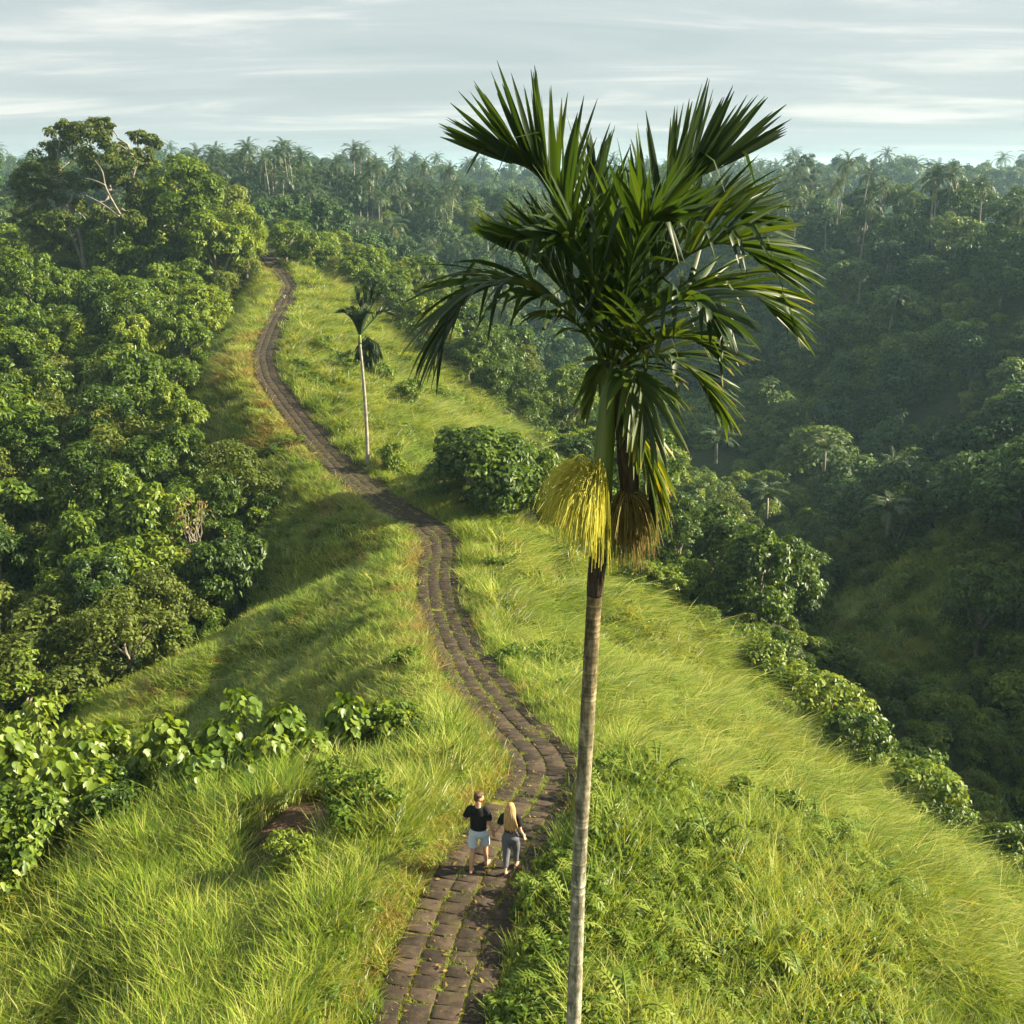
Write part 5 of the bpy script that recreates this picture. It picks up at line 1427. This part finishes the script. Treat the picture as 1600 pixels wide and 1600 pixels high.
def man(loc, rz):
    t = thing('person', 'man in black T-shirt and pale blue shorts walking barefoot, holding a hand', 'person', loc, rz)
    HL, HR = (-.10, .0, .92), (.10, .02, .92)
    kneeL, ankL, heelL, toeL = (-.105, -.055, .50), (-.115, -.20, .095), (-.12, -.24, .03), (-.13, -.01, .022)
    kneeR, ankR, heelR, toeR = (.115, .15, .51), (.125, .16, .10), (.125, .12, .03), (.15, .35, .03)
    shL, elL, wrL = (-.180, .0, 1.445), (-.285, -.03, 1.21), (-.20, .20, 1.14)
    shR, elR, wrR = (.180, .0, 1.445), (.255, -.02, 1.175), (.295, .045, .925)
    body = [ell_tube([((0, .01, .84), .14, .10), ((0, .01, .95), .165, .115), ((0, .015, 1.08), .148, .10), ((0, .01, 1.22), .16, .11), ((0, .0, 1.36), .182, .115), ((0, -.005, 1.45), .165, .095), ((0, -.005, 1.50), .085, .07)]),
            limb_pts([(0, -.005, 1.46), (.005, .0, 1.54), (.01, .02, 1.62)], [.072, .058, .056]),
            limb_pts([HL, (-.105, -.02, .72), kneeL, (-.11, -.14, .32), ankL], [.092, .082, .056, .056, .036]),
            limb_pts([HR, (.108, .08, .72), kneeR, (.12, .13, .34), ankR], [.092, .082, .056, .056, .036]),
            limb_pts([(-.13, 0, 1.44), shL, (-.245, -.015, 1.34), elL, (-.25, .09, 1.19), wrL], [.06, .058, .05, .041, .04, .027]),
            limb_pts([(.13, 0, 1.44), shR, (.23, -.01, 1.32), elR, (.28, .01, 1.05), wrR], [.06, .058, .05, .042, .04, .027])]
    hd, Rm = head((.012, .03, 1.705), R(-58), R(-6)); body += hd
    body += foot(ankL, heelL, toeL) + foot(ankR, heelR, toeR)
    body += hand(wrR, (.12, .25, -.95), (.2, 1, .25), 0.55, 1.0, -1) + hand(wrL, (.35, .8, .1), (.2, .1, -1), 0.5, 1.0, 1)
    add('body', fuse('body', body, 0.0085, M['skin'], 5), t)
    shirt = [ell_tube([((0, .012, .985), .180, .132), ((0, .014, 1.06), .176, .128), ((0, .01, 1.22), .180, .130), ((0, .0, 1.36), .192, .130), ((0, -.005, 1.45), .168, .105), ((0, -.005, 1.515), .092, .078)]),
             limb_pts([(-.10, 0, 1.45), (-.175, 0, 1.455), (-.225, -.012, 1.36), (-.262, -.02, 1.265)], [.060, .064, .066, .070]),
             limb_pts([(.10, 0, 1.45), (.175, 0, 1.455), (.215, -.01, 1.36), (.238, -.018, 1.24)], [.060, .064, .066, .070])]
    add('shirt', fuse('shirt', shirt, 0.011, M['tee'], 4), t)
    sh = [ell_tube([((0, .012, .80), .150, .112), ((0, .012, .88), .182, .134), ((0, .012, .96), .178, .130), ((0, .012, 1.02), .166, .120)]),
          limb_pts([(-.095, .0, .90), (-.108, -.015, .75), (-.116, -.04, .56)], [.108, .102, .096]), limb_pts([(.095, .02, .90), (.112, .075, .75), (.122, .125, .56)], [.108, .102, .096])]
    add('shorts', fuse('shorts', sh, 0.011, M['shorts'], 4), t)
    hp = []
    for p, r in (((0, -.024, .052), (.084, .100, .082)), ((0, -.062, -.005), (.072, .052, .070)), ((0, .045, .092), (.060, .052, .032)), ((-.045, -.02, .075), (.045, .075, .052)), ((.045, -.02, .075), (.045, .075, .052)), ((0, .012, .112), (.062, .065, .030)), ((.02, .06, .098), (.03, .03, .024))):
        v, f = ball((0, 0, 0), r, 10); hp.append(((v + np.array(p)) @ Rm.T + np.array((.012, .03, 1.705)), f))
    add('hair', fuse('hair', hp, 0.010, M['hair_b'], 2), t)
    bd = []
    for p, r in (((0, .058, -.083), (.040, .036, .028)), ((.04, .03, -.065), (.020, .040, .034)), ((-.04, .03, -.065), (.020, .040, .034))):
        v, f = ball((0, 0, 0), r, 10); bd.append(((v + np.array(p)) @ Rm.T + np.array((.012, .03, 1.705)), f))
    add('beard', fuse('beard', bd, 0.008, M['hair_b'], 2), t)
    return t

def woman(loc, rz):
    t = thing('person', 'woman with long blond hair, black top and grey trousers walking barefoot', 'person', loc, rz)
    HL, HR = (-.085, .0, .85), (.085, .0, .85)
    kneeL, ankL, heelL, toeL = (-.075, -.05, .47), (-.07, -.21, .14), (-.07, -.25, .075), (-.065, -.06, .016)
    kneeR, ankR, heelR, toeR = (.085, .14, .47), (.085, .16, .09), (.085, .12, .025), (.095, .335, .026)
    shL, elL, wrL = (-.165, .0, 1.335), (-.245, -.035, 1.10), (-.335, .03, .945)
    shR, elR, wrR = (.165, .0, 1.335), (.225, -.05, 1.085), (.275, .06, .895)
    body = [ell_tube([((0, .0, .78), .13, .10), ((0, .0, .87), .165, .118), ((0, .01, 1.02), .120, .088), ((0, .015, 1.12), .125, .09), ((0, .01, 1.24), .145, .105), ((0, .0, 1.325), .130, .085), ((0, .0, 1.375), .065, .06)]),
            limb_pts([(0, .0, 1.34), (.0, .01, 1.41), (.0, .02, 1.47)], [.056, .046, .046]),
            limb_pts([HL, (-.082, -.02, .66), kneeL, (-.072, -.13, .31), ankL], [.088, .078, .050, .05, .031]),
            limb_pts([HR, (.087, .075, .66), kneeR, (.086, .13, .31), ankR], [.088, .078, .050, .05, .031]),
            limb_pts([(-.11, 0, 1.315), shL, (-.21, -.02, 1.22), elL, (-.29, .0, 1.02), wrL], [.048, .047, .041, .034, .032, .022]),
            limb_pts([(.11, 0, 1.315), shR, (.20, -.025, 1.21), elR, (.25, .0, .99), wrR], [.048, .047, .041, .034, .032, .022])]
    hd, Rm = head((.0, .035, 1.555), R(-12), R(-4), 0.95, 0.9); body += hd
    body += foot(ankL, heelL, toeL, .88) + foot(ankR, heelR, toeR, .88)
    body += hand(wrL, (-.35, .30, -.85), (.3, -1, -.2), 0.65, .9, 1) + hand(wrR, (.15, .30, -.94), (.2, 1, .25), 0.5, .9, -1)
    add('body', fuse('body', body, 0.0085, M['skin2'], 5), t)
    top = [ell_tube([((0, .01, .985), .140, .108), ((0, .012, 1.05), .142, .110), ((0, .012, 1.13), .146, .112), ((0, .01, 1.24), .160, .122), ((0, .0, 1.325), .146, .10), ((0, .0, 1.378), .078, .070)]),
           limb_pts([(-.10, 0, 1.315), (-.165, 0, 1.345), (-.205, -.015, 1.25), (-.228, -.025, 1.165)], [.060, .062, .064, .070]),
           limb_pts([(.10, 0, 1.315), (.165, 0, 1.345), (.195, -.02, 1.25), (.213, -.035, 1.165)], [.060, .062, .064, .070])]
    add('top', fuse('top', top, 0.010, M['tee'], 4), t)
    tr = [ell_tube([((0, .0, .74), .130, .105), ((0, .0, .86), .178, .132), ((0, .005, .95), .150, .112), ((0, .01, 1.025), .132, .100)]),
          limb_pts([(-.085, .0, .86), (-.088, -.015, .66), (-.082, -.05, .47), (-.076, -.13, .30), (-.072, -.185, .20)], [.108, .104, .084, .066, .056]),
          limb_pts([(.085, .0, .86), (.092, .07, .66), (.09, .14, .47), (.088, .145, .30), (.086, .155, .17)], [.108, .104, .084, .066, .056])]
    add('trousers', fuse('trousers', tr, 0.010, M['trousers'], 4), t)
    # long loose hair: cap and many hanging locks
    C = np.array((.0, .035, 1.555)); hp = []
    for p, r in (((0, -.022, .045), (.084, .096, .080)), ((0, -.060, -.02), (.078, .052, .085)), ((.050, -.01, -.01), (.034, .06, .08)), ((-.050, -.01, -.01), (.034, .06, .08))):
        v, f = ball((0, 0, 0), r, 10); hp.append(((v + np.array(p)) @ Rm.T + C, f))
    rng = np.random.RandomState(9)
    for i in range(26):
        a = -1.35 + 2.7 * i / 25.0; x = .088 * math.sin(a); L = rng.uniform(.32, .44) * (1 - .12 * abs(math.sin(a)))
        sx = .03 + .05 * math.sin(i * 1.7)
        pts = [(x * .8, -.07 * math.cos(a) + .02, 1.60), (x * 1.10, -.095 * math.cos(a) + .01, 1.50), (x * 1.25 + sx * .3, -.125 - .01 * rng.rand(), 1.37), (x * 1.2 + sx * .8 + .01, -.135 - .015 * rng.rand(), 1.37 - L * .45), (x * 0.95 + sx + .02, -.125 - .02 * rng.rand(), 1.50 - L - .04)]
        hp.append(limb_pts(pts, [.026, .030, .026, .019, .006], 8, 12))
    add('hair', fuse('hair', hp, 0.0085, M['hair_y'], 1), t)
    return t

def path_ground(x, y):
    return float(path_z(y)) + 0.085
mp_ = at(748, 1360, 21.35); wp_ = at(797, 1362, 21.3)
hdg = -R(12)
man((mp_[0], mp_[1], path_ground(mp_[0], mp_[1])), hdg).scale = (.93, .93, .93)
woman((wp_[0] + .01, wp_[1], path_ground(wp_[0], wp_[1])), hdg).scale = (.90, .90, .90)

# ------------------------------------------------------------------ the small dog far up the path
def dog():
    p = at(449.5, 464, 106.5); y = p[1]; x = float(path_x(y)) - 0.15
    t = thing('dog', 'small black and white dog far up the winding path', 'dog', (x, y, path_ground(x, y)), R(-70))
    M['dogb'] = flat_mat('black_fur', (0.014, 0.012, 0.011), 0.8); M['dogw'] = flat_mat('white_fur', (0.62, 0.58, 0.52), 0.8)
    b = [ell_tube([((0, 0, 0), .02, .02), ((0, 0, .06), .085, .10), ((0, 0, .25), .09, .115), ((0, 0, .45), .075, .085), ((0, 0, .56), .06, .075), ((0, 0, .60), .02, .02)])]
    b = [(np.stack([v[:, 0], v[:, 2] - .3, v[:, 1] + .40], 1), f[:, ::-1]) for v, f in b]
    b += [limb_pts([(0, .22, .44), (0, .33, .54), (0, .38, .60)], [.07, .06, .055]), ball((0, .40, .62), (.062, .075, .062)), limb_pts([(0, .44, .61), (0, .53, .585)], [.036, .026]),
          limb_pts([(.045, .38, .66), (.055, .375, .72)], [.026, .008]), limb_pts([(-.045, .38, .66), (-.055, .375, .72)], [.026, .008]), limb_pts([(0, -.28, .44), (0, -.40, .52), (0, -.46, .62)], [.022, .018, .010])]
    for sx, fy in ((-.06, 0), (.06, .05)):
        b += [limb_pts([(sx, .20 + fy, .38), (sx, .19 + fy, .20), (sx, .20 + fy, .03), (sx, .24 + fy, .015)], [.045, .026, .020, .020]),
              limb_pts([(sx, -.22 + fy, .40), (sx, -.16 + fy, .26), (sx, -.27 + fy, .15), (sx, -.25 + fy, .03), (sx, -.21 + fy, .015)], [.065, .042, .022, .019, .019])]
    add('body', fuse('body', b, 0.012, M['dogb'], 3), t)
    w = [limb_pts([(sx, -.22 + fy, .33), (sx, -.165 + fy, .25), (sx, -.272 + fy, .15), (sx, -.25 + fy, .04), (sx, -.20 + fy, .015)], [.066, .048, .029, .026, .026]) for sx, fy in ((-.06, 0), (.06, .05))]
    add('white_hind_patch', fuse('white_hind_patch', w, 0.012, M['dogw'], 2), t)
dog()



write_labels()
# ------------------------------------------------------------------ the humid air over the valleys
def box_mesh(name, lo, hi, mat):
    V = np.array([(x, y, z) for z in (lo[2], hi[2]) for y in (lo[1], hi[1]) for x in (lo[0], hi[0])])
    F = np.array([(0, 2, 3, 1), (4, 5, 7, 6), (0, 1, 5, 4), (2, 6, 7, 3), (0, 4, 6, 2), (1, 3, 7, 5)])
    return mesh_np(name, V, F, mat)
hm, hn, hl = new_mat('haze')
ho = hn.new("ShaderNodeOutputMaterial"); hp = hn.new("ShaderNodeVolumePrincipled")
hp.inputs['Color'].default_value = (0.52, 0.82, 1.0, 1)
hp.inputs['Density'].default_value = 0.00022
hp.inputs['Anisotropy'].default_value = 0.2
hl.new(hp.outputs[0], ho.inputs['Volume'])
haze = add('haze', box_mesh('haze', (-3050, -450, float(GZ.min()) - 1), (3050, 4050, float(max(GZ.max() + 3, 18))), hm))
tag(haze, kind='stuff')
